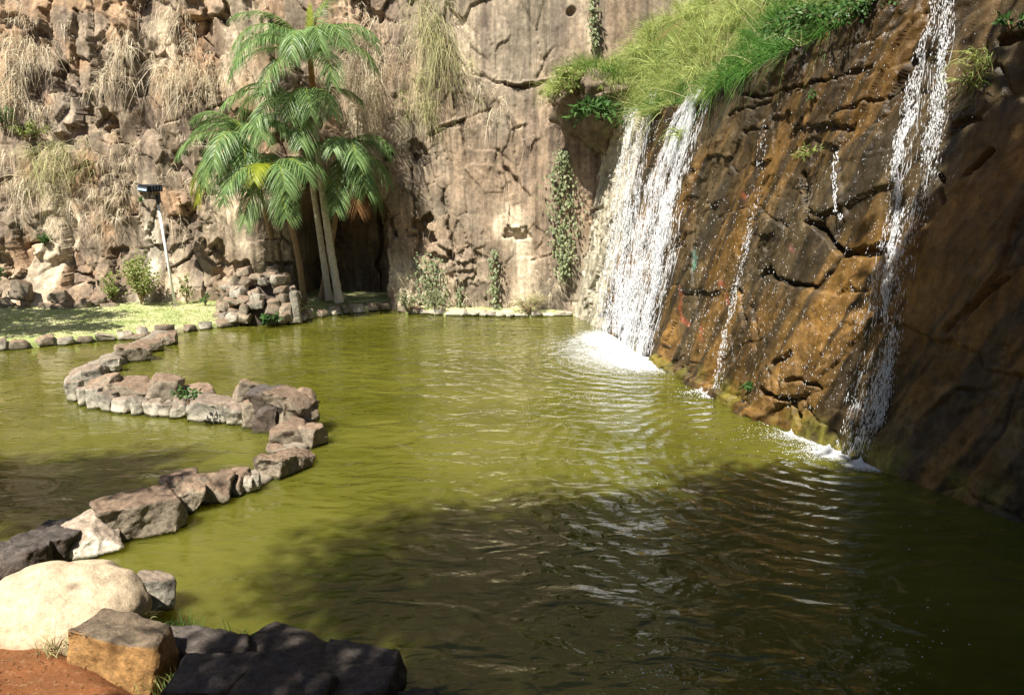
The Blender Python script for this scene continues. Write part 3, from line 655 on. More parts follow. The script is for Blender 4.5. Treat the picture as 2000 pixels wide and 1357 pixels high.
# ---- stone cairn on the shore
cb = onz(500., 634., 0.); cb[1] += .55
cairn = empty('stone_cairn', tuple(cb)); tag(cairn, 'rounded heap of mortared stones with a dark hollow at the lawn edge', 'cairn')
def dome(a, h):      # heap outline
    r = 1.05*(1-(h/1.5)**1.35)**.62; return np.array([cb[0]+r*math.sin(a)*1.12, cb[1]-r*math.cos(a)*.85, h])
Vc, Fq = ico(3); Pc = Vc*np.array([.95, .72, 1.25]); Pc = Pc[:, :]; mk('mortar_core', Pc, Fq, M_STD, cairn)
k = 0
for row, h in enumerate((.0, .26, .52, .78, 1.02, 1.24)):
    n = (12, 11, 10, 8, 6, 4)[row]
    for j in range(n):
        a = -1.75+3.5*(j+.5*(row % 2))/(n-1)+random.uniform(-.05, .05)
        if abs(a-.12) < .2 and row in (0, 1): continue          # the hollow
        if abs(a-.3) < .2 and row == 3: continue
        p = dome(a, h+.02); ww = random.uniform(.26, .42)
        stone('stone', p+np.array([0, 0, random.uniform(-.06, .06)]), ww*random.uniform(.8, 1.3), random.uniform(.28, .45), random.uniform(.18, .36), a+random.uniform(-.4, .4), M_STG if random.random() < .25 else M_STB, cairn, 500+k, 2, rough=.08, tilt=(random.uniform(-.2, .2), random.uniform(-.25, .25))); k += 1
stone('lintel', dome(.12, .50)+np.array([0, -.06, 0]), .42, .4, .24, .1, M_STG, cairn, 777, 3, rough=.08)
stone('slab', dome(1.15, .0)+np.array([.1, -.12, 0]), .24, .2, .95, .5, M_STG, cairn, 778, 3, tilt=(0, -.12))
for j in range(6):
    stone('stone', (cb[0]+random.uniform(-.45, .4), cb[1]+random.uniform(-.3, .3), 1.12+random.uniform(0, .14)), .34, .3, .2, random.random(), M_STG, cairn, 800+j, 2)

# ---- foreground rocks
b = onz(112., 1262., .42); b[1] += .35
Vb, Fb = ico(5); Rb = (np.abs(Vb[:, 0])**2.6+np.abs(Vb[:, 1])**2.6+np.abs(Vb[:, 2]*1.0)**2.2)**(-1/2.5)
Pb = Vb*Rb[:, None]*np.array([.54, .46, .30]); Pb = Pb+Vb*np.array([.07*mnoise.fractal(Vector(p*2.2)+Vector((4, 1, 7)), 1.0, 2.1, 4) for p in Pb])[:, None]
Pb[:, 2] += .16*Pb[:, 0]*-.4+.12*Pb[:, 1]; o = mk('boulder', Pb, Fb, M_BOULDER, None, True); o.location = (b[0]-.20, b[1]+.08, .40)
tag(o, 'big smooth pale cream boulder on the red bank', 'boulder')
FR = [('rock', 292, 1200, 64, 66, .02, .9, .3, M_STG, 'small pale grey rock wedged beside the cream boulder', (0, .1)),
      ('rock', 222, 1396, 165, 138, .10, .66, -.28, M_STO, 'large brown and ochre block of stone in front of the cream boulder', (-.06, .03)),
      ('rock', 388, 1362, 140, 104, .02, .7, .2, M_STD, 'dark shaded rock behind the grass tuft at the waterline', (.1, 0)),
      ('rock', 545, 1372, 250, 90, -.02, .55, -.12, M_STD, 'long low dark stone slab at the near waterline', (.05, 0)),
      ('rock', 690, 1376, 160, 76, -.02, .7, -.1, M_STD, 'dark flat stone at the end of the near waterline', (.05, .06)),
      ('rock', 800, 1410, 90, 30, -.02, .7, .1, M_STD, 'low dark stone cut off by the bottom edge', (0, 0)),
      ('rock', 520, 1450, 210, 110, .12, .7, .1, M_STD, 'broad dark rock at the bottom edge below the long slab', (.05, .05)),
      ('rock', 655, 1446, 170, 84, .05, .7, -.2, M_STD, 'dark rock at the bottom edge below the flat end stone', (.05, -.05)),
      ('rock', 395, 1440, 140, 96, .15, .8, .1, M_STD, 'small dark stone at the bottom below the shaded rock', (0, .1))]
for i, (nm, px, py, w_, h_, z_, dp, rz, m_, lb, tl) in enumerate(FR):
    o = pstone(px, py, w_, h_, z_, dp, rz, m_, None, 921+i if m_ is not M_STO else 921, 4, nm, tilt=tl, rough=.06, cuts=3 if m_ is M_STO else 5); tag(o, lb, 'rock', 'rocks along the near bank')

# rubble at the foot of the cliff
RB = [(40, 585, 22, 16), (85, 596, 36, 12), (120, 592, 24, 16), (150, 588, 34, 12), (190, 584, 30, 16), (215, 578, 24, 12), (75, 570, 34, 26), (140, 570, 30, 16), (20, 600, 30, 18), (240, 588, 26, 12)]
rub = []
RBL = ['rubble rock at the left picture edge under the cliff', 'flat rubble rock nearest the shaded lawn strip', 'upright rubble rock between two flat ones', 'wide rubble rock under the smooth cliff block', 'tilted rubble rock left of the yellow shrub', 'small rubble rock high up beside the yellow shrub', 'large rubble rock higher on the scree at left', 'small rubble rock in the middle of the scree', 'low rubble rock in the bottom left scree corner', 'smallest rubble rock touching the yellow shrub']
for i, (px, py, w_, h_) in enumerate(RB):
    b = hit_back(np.array(px, float), np.array(py, float)); b = b-np.array([0, .75, .25]); sc = np.linalg.norm(b)/F
    o = stone('rock', tuple(b), w_*sc, w_*sc*.8, h_*sc*1.2, random.random()*2, M_STB, None, 950+i, 3, tilt=(random.uniform(-.3, .3), random.uniform(-.3, .3)))
    tag(o, RBL[i], 'rock', 'rubble at the cliff foot')

# ================================================================== WATERFALLS
def fall_field(rows, n, seed, lw=(.04, .2), ww=(.006, .015), off=(.02, .22), streak=14., thr=.45):
    """rows: (py, left px, right px, density).  Returns strands of white water lying just off the rock."""
    r = np.random.default_rng(seed)
    rows = np.array(rows, float); py = rows[:, 0]; wts = rows[:, 3]*(rows[:, 2]-rows[:, 1])
    yy = np.linspace(py[0], py[-1], 400); cd = np.cumsum(np.interp(yy, py, wts)); cd /= cd[-1]
    y = np.interp(r.random(n*5), cd, yy); a = r.random(n*5)
    st = fbm(a*streak, y*.004+seed, 3, 3)*.6+fbm(a*streak*2.2, y*.03+seed, 5, 3)*.4
    keep = r.random(n*5) < sstep(thr-.12, thr+.14, st)*np.clip(4*np.minimum(a, 1-a)+.35, 0, 1)
    y = y[keep][:n]; a = a[keep][:n]
    x = np.interp(y, py, rows[:, 1])*(1-a)+np.interp(y, py, rows[:, 2])*a
    y2 = y+10; x2 = np.interp(y2, py, rows[:, 1])*(1-a)+np.interp(y2, py, rows[:, 2])*a
    p = hit_right(x, y); p2 = hit_right(x2, y2)
    D = unit(p2-p+1e-6); D = unit(D+r.normal(size=D.shape)*.10)
    tn = (y-py[0])/(py[-1]-py[0])
    p = p+NR*np.maximum(disp_right(p), disp_right(p+np.array([0, 0, .12])))[:, None]
    p = p+NR*(off[0]+(off[1]-off[0])*r.random(len(p))*(.3+.7*tn))[:, None]
    L = r.uniform(*lw, len(p))*(.6+.8*r.random(len(p))**2); W = r.uniform(*ww, len(p))
    return bipyr(p, D, L, W)
def foam_field(spots, n, seed, sz=1.):
    """flattened flecks floating on the water: spots (px, py, rx px, ry px, weight)"""
    r = np.random.default_rng(seed); sp = np.array(spots, float); idx = r.choice(len(sp), n, p=sp[:, 4]/sp[:, 4].sum()); s = sp[idx]
    ang = r.random(n)*2*math.pi; rr = np.abs(r.normal(size=n))*.55
    p = onz(s[:, 0]+np.cos(ang)*rr*s[:, 2], s[:, 1]+np.sin(ang)*rr*s[:, 3], 0.)
    xr = right_x(p[:, 1], 0)-.05; p[:, 0] = np.minimum(p[:, 0], xr)
    cl = fbm(p[:, 0]*4, p[:, 1]*4, seed % 9, 3); k = r.random(n) < sstep(.38, .55, cl)+np.exp(-rr*3.)
    p = p[k]; rr = rr[k]; m = len(p)
    D = unit(np.stack([r.normal(size=m), r.normal(size=m), .05*r.normal(size=m)], -1))
    V, Fc = bipyr(p, D, r.uniform(.012, .05, m)*sz, r.uniform(.008, .03, m)*sz)
    c = np.repeat(p, 6, 0); V = c+(V-c)*np.array([1, 1, .45]); V[:, 2] += np.repeat(np.exp(-rr*4)*.10*r.random(m)+.004, 6)
    return V, Fc
def foam_sheet(par, spots, x0, x1, y0, y1):
    xs_ = np.linspace(x0, x1, 90); ys_ = np.linspace(y0, y1, 90); X_, Y_ = np.meshgrid(xs_, ys_, indexing='ij'); X_ = np.minimum(X_, right_x(Y_, 0)+.05)
    f = np.zeros(X_.shape)
    for px, py, rx, ry, w_ in spots:
        c = onz(float(px), float(py)); ex = onz(float(px)+rx, float(py))[0]-c[0]; ey = onz(float(px), float(py)-ry)[1]-c[1]
        f = np.maximum(f, w_*np.exp(-((X_-c[0])/ex)**2-((Y_-c[1])/ey)**2))
    Zs = .006+.07*np.clip(f-.35, 0, 1)*fbm(X_*7, Y_*7, 3)
    V = np.stack([X_, Y_, Zs], -1).reshape(-1, 3)-np.array(par.location)
    tag(mk('foam_sheet', V, gridfaces(90, 90), M_SHEET, par, True, col=np.repeat(f.reshape(-1, 1), 3, 1)), kind='stuff')
# first waterfall: a thin stream and a wide one from the grassy ledge
base = hit_right(np.array(1240.), np.array(690.))
wf = empty('waterfall', (float(base[0]), float(base[1]), 0)); tag(wf, 'wide double white waterfall pouring from the grassy ledge near the corner', 'waterfall', 'waterfalls')
def child(nm, VF, mat, par):
    V, Fc = VF; return tag(mk(nm, V-np.array(par.location), Fc, mat, par), kind='stuff')
A_ = [(212, 1228, 1248, .5), (260, 1222, 1250, .8), (330, 1212, 1250, .8), (420, 1198, 1252, .7), (520, 1184, 1245, .8), (600, 1172, 1240, .9), (652, 1164, 1236, .9)]
A2 = [(185, 1268, 1284, .6), (260, 1252, 1272, .7), (330, 1246, 1262, .7), (420, 1238, 1262, .6), (520, 1225, 1262, .6), (660, 1210, 1260, .7)]
B_ = [(192, 1340, 1384, 1.3), (215, 1322, 1376, 1.2), (270, 1300, 1362, 1.), (350, 1272, 1344, 1.), (430, 1254, 1335, 1.), (520, 1238, 1322, 1.), (600, 1222, 1302, 1.1), (690, 1208, 1276, 1.2)]
child('stream', fall_field(A_, 3000, 3, thr=.56), M_FALL, wf); child('veil', fall_field(A_, 600, 31, (.25, .8), (.010, .03), (.01, .10), 11, .48), M_VEIL, wf)
child('stream', fall_field(A2, 600, 4, thr=.58), M_FALL, wf); child('veil', fall_field(A2, 160, 41, (.25, .7), (.01, .03), (.01, .1), 8, .48), M_VEIL, wf)
child('stream', fall_field(B_, 5600, 5, (.04, .26), (.005, .014), thr=.56), M_FALL, wf); child('veil', fall_field(B_, 1500, 51, (.25, .9), (.012, .035), (.01, .12), 12, .52), M_VEIL, wf)
child('stray_drops', fall_field([(230, 1200, 1380, .5), (450, 1190, 1350, .8), (680, 1160, 1300, 1)], 1400, 6, (.02, .07), (.008, .016), (.05, .4), 30, .3), M_FALL, wf)
foam_sheet(wf, [(1195, 664, 70, 20, .95), (1245, 702, 70, 22, 1.), (1190, 690, 130, 40, .5)], .6, 3.9, 13.8, 22)
child('foam', foam_field([(1190, 664, 60, 14, 1.2), (1235, 700, 75, 20, 1.6), (1190, 690, 95, 34, 1.0), (1120, 670, 70, 26, .25), (1250, 720, 70, 18, .4)], 14000, 7, .7), M_FOAM, wf)
# second waterfall, nearer the camera
base = hit_right(np.array(1690.), np.array(888.))
wf2 = empty('waterfall', (float(base[0]), float(base[1]), 0)); tag(wf2, 'narrow broken waterfall running down the brown rock near the right edge', 'waterfall', 'waterfalls')
C_ = [(-40, 1822, 1884, 1.2), (60, 1808, 1872, 1.2), (150, 1786, 1862, 1.1), (230, 1772, 1862, .9), (330, 1755, 1850, .35), (430, 1735, 1820, .4), (520, 1715, 1800, .6), (600, 1704, 1785, .45), (700, 1690, 1762, .4), (780, 1672, 1752, .9), (840, 1660, 1730, .9), (892, 1648, 1712, .8)]
C2 = [(200, 1780, 1800, 1.), (280, 1766, 1784, 1.1), (350, 1756, 1770, 1.2), (420, 1754, 1772, 1), (500, 1735, 1765, .9), (580, 1735, 1752, .8), (640, 1740, 1750, .4), (760, 1718, 1740, .9), (800, 1708, 1735, 1.1), (830, 1712, 1722, .6)]
child('stream', fall_field(C_, 4600, 8, (.02, .11), (.003, .010), (.02, .24), 16, .58), M_FALL, wf2); child('veil', fall_field(C_, 260, 81, (.10, .4), (.006, .018), (.01, .1), 9, .58), M_VEIL, wf2)
child('stream', fall_field(C2, 1000, 9, (.03, .14), (.005, .014), (.02, .08), 4, .42), M_FALL, wf2); child('veil', fall_field(C2, 110, 91, (.10, .3), (.006, .016), (.02, .06), 4, .5), M_VEIL, wf2)
foam_sheet(wf2, [(1640, 886, 60, 14, .8), (1700, 910, 50, 12, .85), (1580, 860, 60, 12, .5)], 2.6, 5.2, 8.4, 12.6)
child('foam', foam_field([(1630, 880, 60, 14, 1.), (1690, 905, 46, 10, 1.2), (1560, 850, 50, 9, .5), (1600, 880, 90, 26, .4)], 7000, 10, .6), M_FOAM, wf2)
# thin trickle between them
base = hit_right(np.array(1405.), np.array(770.))
wf3 = empty('trickle', (float(base[0]), float(base[1]), 0)); tag(wf3, 'thin trickle of water down the rock between the two waterfalls', 'trickle')
D_ = [(225, 1494, 1504, .3), (290, 1484, 1498, .6), (400, 1470, 1486, .3), (480, 1450, 1466, .6), (540, 1438, 1452, .8), (600, 1424, 1440, 1), (680, 1412, 1432, .9), (760, 1394, 1418, .8)]
child('stream', fall_field(D_, 620, 12, (.02, .10), (.004, .012), (.02, .08), 4, .5), M_FALL, wf3)
child('foam', foam_field([(1385, 770, 26, 7, 1), (1370, 766, 50, 10, .6)], 2200, 13, .8), M_FOAM, wf3)
sp = cat([fall_field([(60, 1560, 1960, .3), (300, 1480, 1900, .6), (500, 1400, 1800, .9), (800, 1440, 1740, 1.)], 2000, 14, (.010, .055), (.003, .008), (.01, .06), 40, .45),
          fall_field([(230, 1240, 1300, .4), (400, 1330, 1460, .3), (700, 1300, 1460, .6)], 500, 15, (.015, .06), (.005, .011), (.01, .06), 30, .45),
          fall_field([(300, 1638, 1646, 1), (430, 1642, 1652, 1)], 160, 16, (.03, .09), (.006, .014), (.01, .05), 4, .3)])
tag(mk('drops_and_glints', sp[0], sp[1], M_FALL), 'scattered white drops on the wet rock face that also stand in for its glints', kind='stuff')  # white flecks also imitate specular glints of the wet rock
fl = foam_field([(1150, 780, 260, 70, 1), (1500, 850, 140, 40, .8), (1500, 1000, 400, 120, .5), (1700, 1250, 350, 110, .25), (1150, 1050, 300, 160, .2), (1300, 1320, 400, 60, .12)], 1000, 18, .55)
tag(mk('floating_flecks', fl[0], fl[1], M_FOAM), 'small flecks of foam and leaf floating on the pond', kind='stuff')

# ================================================================== PALMS
def rachis(c, az, e0, L, bend, n=26):
    t = np.linspace(0, 1, n); e = e0-bend*t**1.25
    st = L/(n-1); dx = np.cumsum(np.cos(e))*st; dz = np.cumsum(np.sin(e))*st
    dx = dx-dx[0]; dz = dz-dz[0]
    return np.stack([c[0]+dx*math.cos(az), c[1]+dx*math.sin(az), c[2]+dz], -1)
def frond(parent, c, az, e0, L, bend, mat, hang=.5, ll=.62, n=80):
    L *= 1.0; ll *= 1.1; hang *= rng.uniform(.9, 1.6); az += rng.normal()*.12; bend *= rng.uniform(.85, 1.12)
    R = rachis(c, az, e0, L, bend); loc = np.array(parent.location)
    T = unit(np.gradient(R, axis=0)); m = len(R)
    t = np.linspace(.10, .995, n); idx = t*(m-1)
    P = np.stack([np.interp(idx, np.arange(m), R[:, i]) for i in range(3)], -1); TT = unit(np.stack([np.interp(idx, np.arange(m), T[:, i]) for i in range(3)], -1))
    Sd = np.array([-math.sin(az), math.cos(az), 0]); parts = []
    up = np.cross(TT, Sd); up = up*np.sign(up[:, 2:3]+1e-6)
    for s in (-1, 1):
        j = rng.normal(size=(n, 3))*.07
        D = unit(s*Sd*.75+TT*(.5+.35*t[:, None])+up*.10+j)
        l = ll*np.sin(np.pi*np.clip(.16+.80*t, 0, 1))**.55*rng.uniform(.85, 1.08, n)
        sd_ = unit(np.cross(D, np.cross(TT, D))+.25*rng.normal(size=(n, 3)))
        parts.append(blades(P, D, l, .024, hang*rng.uniform(.75, 1.25, n), 4, sd_, 2.2))
    V, Fc = cat(parts)
    f = mk('frond', V-loc, Fc, mat, parent)
    TV, TF = tube(R[::3]-loc, np.linspace(.028, .006, len(R[::3])), 5)
    mk('rachis', TV, TF, M_PALMY if mat is not M_PALMD else mat, f)
    return f
def palm(label, base, crown, r0, r1, tm, fr, bow=.0, shaft=True):
    base = np.array(base); crown = np.array(crown)
    p = empty('palm_tree', tuple(base)); tag(p, label, 'palm', 'palms in front of the cliff')
    t = np.linspace(0, 1, 40); C = base+(crown-base)*t[:, None]; C[:, 0] += bow*np.sin(np.pi*t)
    rad = r0+(r1-r0)*t; rad = rad*(1+.05*((np.arange(40) % 2)*2-1)); rad[:3] *= np.array([1.25, 1.12, 1.05])
    V, Fc = tube(C-base, rad, 10); mk('trunk', V, Fc, tm, p, smooth=False)
    if shaft:
        k = 31; V, Fc = tube(C[k:]-base, np.linspace(r1*1.5, r1*1.0, 40-k), 9); mk('crown_shaft', V, Fc, M_SHAFT, p)
    for f in fr: frond(p, crown, *f)
    return p
d2 = math.radians
Y1 = 23.6
def fr(az, e0, L, bend, mat=None, hang=.55, ll=.62): return (d2(az), d2(e0), L, d2(bend), mat or M_PALM, hang, ll)
# azimuths: 0 = right, 90 = away, 180 = left, 270 = towards the viewer
palm('tall palm with pale straight trunk and the highest crown', onz(663., 590., .35), ony(606., 112., Y1), .125, .075, M_TRUNK,
     [fr(195, 72, 2.7, 118), fr(182, 55, 2.7, 128), fr(218, 58, 2.9, 125), fr(235, 35, 3.0, 100), fr(255, 50, 2.6, 130), fr(285, 62, 2.4, 140), fr(310, 60, 2.7, 135),
      fr(335, 62, 2.7, 125), fr(65, 84, 2.7, 62), fr(20, 66, 2.5, 115), fr(120, 66, 2.4, 115), fr(290, 20, 2.4, 95), fr(245, 5, 2.6, 80), fr(350, 40, 2.5, 110), fr(160, 70, 2.5, 110), fr(205, 25, 2.7, 95), fr(85, 88, 1.5, 10, M_PALMY, .1, .2)], bow=-.12)
palm('slim palm whose crown sits just below the highest one', onz(643., 585., .38), ony(585., 205., 24.0), .11, .07, M_TRUNK,
     [fr(200, 55, 2.4, 115), fr(225, 35, 2.6, 100), fr(250, 20, 2.4, 95), fr(275, 35, 2.2, 115), fr(300, 45, 2.3, 120), fr(330, 45, 2.3, 115), fr(180, 45, 2.3, 110), fr(240, -10, 2.4, 65), fr(285, -10, 2.3, 65), fr(10, 50, 2.1, 110)], bow=.02)
palm('leaning palm at the left of the group with brown trunk', onz(548., 575., .4), ony(478., 272., 23.3), .10, .06, M_TRUNKB,
     [fr(165, 65, 1.9, 120), fr(190, 50, 1.7, 120), fr(215, 25, 2.2, 95), fr(240, 0, 2.4, 80), fr(200, -10, 2.2, 70, M_PALMY), fr(262, 25, 2.4, 100), fr(300, 45, 2.0, 115),
      fr(340, 50, 2.0, 115), fr(130, 60, 1.9, 115), fr(255, -25, 2.5, 55), fr(285, -15, 2.3, 60), fr(225, -30, 2.4, 50, M_PALMY), fr(180, 75, 1.9, 120)], bow=.12)
palm('shorter palm in the middle of the group with yellow-green frond', onz(594., 588., .38), ony(534., 332., 22.8), .10, .065, M_TRUNKB,
     [fr(266, 30, 1.5, 110, M_PALMY, .45, .55), fr(290, 25, 1.9, 95), fr(235, 20, 1.9, 100), fr(320, 40, 1.9, 105), fr(205, 45, 1.7, 110), fr(350, 45, 1.8, 110), fr(305, -20, 2.0, 60), fr(248, -25, 2.0, 50), fr(100, 60, 1.7, 105)], bow=.15)
palm('dark low palm at the right of the group with dead fronds', onz(628., 583., .38), ony(672., 290., 24.3), .11, .075, M_TRUNKB,
     [fr(340, 45, 1.9, 115), fr(300, 30, 2.0, 100), fr(270, 40, 1.7, 115), fr(10, 40, 1.6, 115), fr(240, 25, 2.0, 105), fr(320, -15, 2.1, 65), fr(350, 0, 1.9, 80),
      fr(300, -50, 2.1, 30, M_PALMD, .5), fr(330, -55, 2.0, 28, M_PALMD, .5), fr(265, -45, 2.2, 32, None, .5), fr(345, -35, 2.0, 45)], bow=.05)

# ================================================================== LAMP
lb = onz(343., 601., .33); lt = ony(306., 382., float(lb[1])+.05)
lamp = empty('lamp_post', tuple(lb)); tag(lamp, 'thin white leaning pole with dark floodlight on the lawn', 'lamp post')
V, Fc = tube(np.array([[0, 0, -.05], (lt-lb)*.5, (lt-lb)*.93]), [.043, .040, .038], 12); mk('pole', V, Fc, M_POLE, lamp, True)
V, Fc = tube(np.array([(lt-lb)*.92, (lt-lb)*1.0]), [.046, .046], 12); mk('pole_collar', V, Fc, M_LAMP, lamp, True)
V, Fc = tube(np.array([[0, 0, -.02], [0, 0, .07]]), [.12, .10], 14); mk('base_plate', V, Fc, M_MORTAR, lamp)
h = (lt-lb)+np.array([-.02, -.05, .14])
parts = [box(h+np.array([-.17, 0, -.16]), (.03, .05, .18), 0), box(h+np.array([.13, 0, -.14]), (.03, .05, .18)), box(h+np.array([-.02, 0, -.235]), (.33, .06, .03))]
V, Fc = merge(parts); mk('bracket', V, Fc, M_LAMP, lamp)
# wedge-shaped housing facing the lower left
bm = bmesh.new()
hv = [(-.26, -.34, -.02), (.20, -.34, -.02), (.20, -.30, .17), (-.26, -.30, .17), (-.2, .22, .02), (.16, .22, .02), (.16, .20, .20), (-.2, .20, .20)]
q = [bm.verts.new(Vector(v)) for v in hv]
for f in ((0, 1, 2, 3), (5, 4, 7, 6), (4, 0, 3, 7), (1, 5, 6, 2), (3, 2, 6, 7), (4, 5, 1, 0)): bm.faces.new([q[i] for i in f])
bmesh.ops.bevel(bm, geom=list(bm.edges), offset=.015, segments=2, affect='EDGES'); me = bpy.data.meshes.new('housing'); bm.to_mesh(me); bm.free(); me.materials.append(M_LAMP)
ho = bpy.data.objects.new('housing', me); COL.objects.link(ho); ho.parent = lamp; ho.location = h+np.array([-.05, 0, -.02]); ho.rotation_euler = (0, d2(6), d2(-28))
V, Fc = box((-.03, -.34, .075), (.40, .02, .13), 0, d2(-12)); g_ = mk('glass_pane', V, Fc, M_GLASS, ho)
V, Fc = box((-.03, -.37, .185), (.50, .10, .014), 0, d2(6)); mk('visor', V, Fc, M_LAMP, ho)
V, Fc = merge([box((.215, y_, .09), (.05, .02, .14)) for y_ in (-.2, -.1, 0, .1)]); mk('cooling_fin', V, Fc, M_LAMP, ho)

# ================================================================== VEGETATION
def onback(px, py, out=.0):
    p = hit_back(np.asarray(px, float), np.asarray(py, float)); p[..., 1] -= out; return p
def hang_clump(px, py, wpx, lpx, n, up=.3, hpx=None):
    hpx = hpx or max(wpx, lpx)*.55
    m = max(3, n//11); k = rng.integers(0, m, n)
    cx = px+rng.normal(size=m)*wpx*.36; cy = py+rng.normal(size=m)*hpx*.45; cs = rng.uniform(.35, 1.25, m)
    P = onback(cx, cy, .10+.2*rng.random(m))[k]+rng.normal(size=(n, 3))*.05; sc = 24.5/F
    lean = rng.normal(size=m)[k]*.35
    D = unit(np.stack([lean+rng.normal(size=n)*.55, -.5-.6*rng.random(n), up+rng.normal(size=n)*.5], -1))
    L = lpx*sc*rng.uniform(.3, 1.15, n)*cs[k]
    return blades(P, D*rng.uniform(.35, .75, n)[:, None], L, rng.uniform(.010, .024, n), rng.uniform(.45, 1.1, n), 4)
CL = [  # px, py, width, length, count, label
 (340, 40, 60, 70, 260, 'dry grass clump hanging beside the dark crack at the cliff top'),
 (345, 145, 62, 95, 420, 'thick tuft of straw-coloured grass hanging above the lamp'),
 (410, 145, 90, 70, 420, 'broad tuft of dry grass left of the tall palm'),
 (250, 95, 40, 80, 220, 'pale dry grass tuft below the smooth brown slab'),
 (225, 145, 60, 70, 240, 'short dry grass tuft at the foot of the smooth brown slab'),
 (705, 120, 60, 130, 460, 'long curtain of dry grass right of the tall palm crown'),
 (722, 195, 40, 110, 320, 'lower curtain of dry grass beside the palm fronds'),
 (845, 60, 50, 190, 480, 'long trailing greenish grass hanging from the cliff top'),
 (830, 190, 60, 100, 420, 'pale grass tuft ending above the square hole'),
 (905, 130, 50, 90, 110, 'spiky grass tuft on the narrow rock ledge'),
 (975, 190, 40, 60, 60, 'small spidery grass tuft under the narrow rock ledge'),
 (60, 110, 80, 100, 420, 'wide dry grass patch near the upper left corner'),
 (30, 190, 60, 90, 300, 'dry grass hanging at the left picture edge'),
 (110, 300, 90, 120, 460, 'large pale green grass patch on the left rock slope'),
 (220, 375, 80, 60, 320, 'dry grass patch on the ledge left of the lamp head'),
 (60, 370, 80, 90, 300, 'dry grass on the lower left rock slope')]
for i, (px, py, w_, l_, n, lb_) in enumerate(CL):
    V, Fc = hang_clump(px, py, w_, l_, n, .5)
    b = onback(px, py); o = mk('grass_clump', V-b, Fc, M_DRYG if i in (7, 8, 9, 13) else M_DRY); o.location = b
    tag(o, lb_, 'grass clump', 'dry grass clumps on the cliff')
sc_ = [(rng.uniform(5, 430), rng.uniform(10, 460)) for _ in range(60)]+[(rng.uniform(680, 870), rng.uniform(10, 260)) for _ in range(20)]+[(rng.uniform(780, 1090), rng.uniform(520, 600)) for _ in range(16)]
V, Fc = cat([hang_clump(px, py, rng.uniform(15, 50), rng.uniform(20, 55), int(rng.uniform(15, 60)), .5) for px, py in sc_])
tag(mk('cliff_grass', V, Fc, M_DRY), 'wisps of dry grass scattered over the cliff face', kind='stuff')
# roots and thin dry stems trailing down the slab
n = 130; x = rng.uniform(740, 1090, n); y = rng.uniform(60, 560, n); P = onback(x, y, .2)
V, Fc = blades(P, unit(np.stack([rng.normal(size=n)*.12, np.zeros(n), -np.ones(n)], -1)), rng.uniform(.3, 1.1, n), .010, 0, 3)
tag(mk('trailing_stems', V, Fc, M_DRY), 'thin dry stems trailing down the cliff slab', kind='stuff')

def grass_patch(name, P, D, L, W, dr, mat, label, seg=4):
    V, Fc = blades(P, D, L, W, dr, seg); return tag(mk(name, V, Fc, mat), label, kind='stuff')
# lush grass over the ledge above the falls
nt = 1500; ty = 11.0+13.4*rng.random(nt)**.85; ts = np.abs(rng.normal(size=nt))*1.3
dn = fbm(ty*1.3, ts*1.3, 4); k = (dn > .43) & ~((ts < .45) & (np.abs(ty-17.6) < .4)) & (rng.random(nt) < np.interp(ty, [10.5, 12.5, 14], [.3, .6, 1]))
ty = ty[k]; ts = ts[k]; nt = len(ty); tdir = np.stack([-.40+.6*rng.normal(size=nt), -.2+.6*rng.normal(size=nt), .9+.35*rng.normal(size=nt)], -1); tl = (.35+1.2*rng.random(nt)**1.6)*np.interp(ty, [11, 15, 20], [.6, .8, 1.])
n = 24000; q = rng.integers(0, nt, n); y = ty[q]; s = ts[q]
P = hill_pt(y, s)+rng.normal(size=(n, 3))*np.array([.07, .09, .03]); P[:, 0] -= .1
D = unit(tdir[q]+.38*rng.normal(size=(n, 3))); L = tl[q]*rng.uniform(.5, 1.1, n)
nc = 5200; th = rng.random(nc)*6.28; pr = np.sqrt(rng.random(nc)); k9 = rng.integers(0, 170, nc)
tx = np.cos(th[:170])*pr[:170]; tyy = np.sin(th[:170])*pr[:170]; base9 = np.stack([tx*1.25, tyy*1.4, .14+.82*np.sqrt(np.clip(1-pr[:170]**2, 0, 1))], -1)+cm
P9 = base9[k9]+rng.normal(size=(nc, 3))*.06; td9 = np.stack([tx*.9-.2, tyy*.5-.5, .8+.3*rng.normal(size=170)], -1); D9 = unit(td9[k9]+.35*rng.normal(size=(nc, 3))); L9 = (.3+.9*rng.random(170)**1.5)[k9]*rng.uniform(.5, 1.1, nc)
P = np.concatenate([P, P9]); D = np.concatenate([D, D9]); L = np.concatenate([L, L9]); y = np.concatenate([y, np.full(nc, 23.)]); s = np.concatenate([s, np.full(nc, .5)]); q = np.concatenate([q, k9]); n = len(P)
gd = (fbm(y*.5+3, s*.5, 6)+.12*rng.normal(size=nt)[q]) > np.interp(y, [12, 16, 19, 22], [.30, .48, .62, .7])
grass_patch('hill_grass', P[~gd], D[~gd], L[~gd], rng.uniform(.008, .020, (~gd).sum()), rng.uniform(.15, 1.1, (~gd).sum()), M_GRASS, 'bright yellow-green grass spilling over the rock ledge')
grass_patch('hill_grass', P[gd], D[gd], L[gd], rng.uniform(.008, .020, gd.sum()), rng.uniform(.2, 1.2, gd.sum()), M_GRASSD, 'deeper green grass on the slope above the wet rock')
nr = 500; y = rng.uniform(12.5, 24, nr); s9 = np.abs(rng.normal(size=nr))*1.4; P = hill_pt(y, s9)
grass_patch('hill_reeds', P, unit(np.stack([-.35+.5*rng.normal(size=nr), -.1+.5*rng.normal(size=nr), 1.1+.3*rng.normal(size=nr)], -1)), rng.uniform(.7, 1.6, nr), rng.uniform(.010, .022, nr), rng.uniform(.1, .8, nr), M_DRYG, 'pale half-dry reeds standing out of the ledge grass', 5)
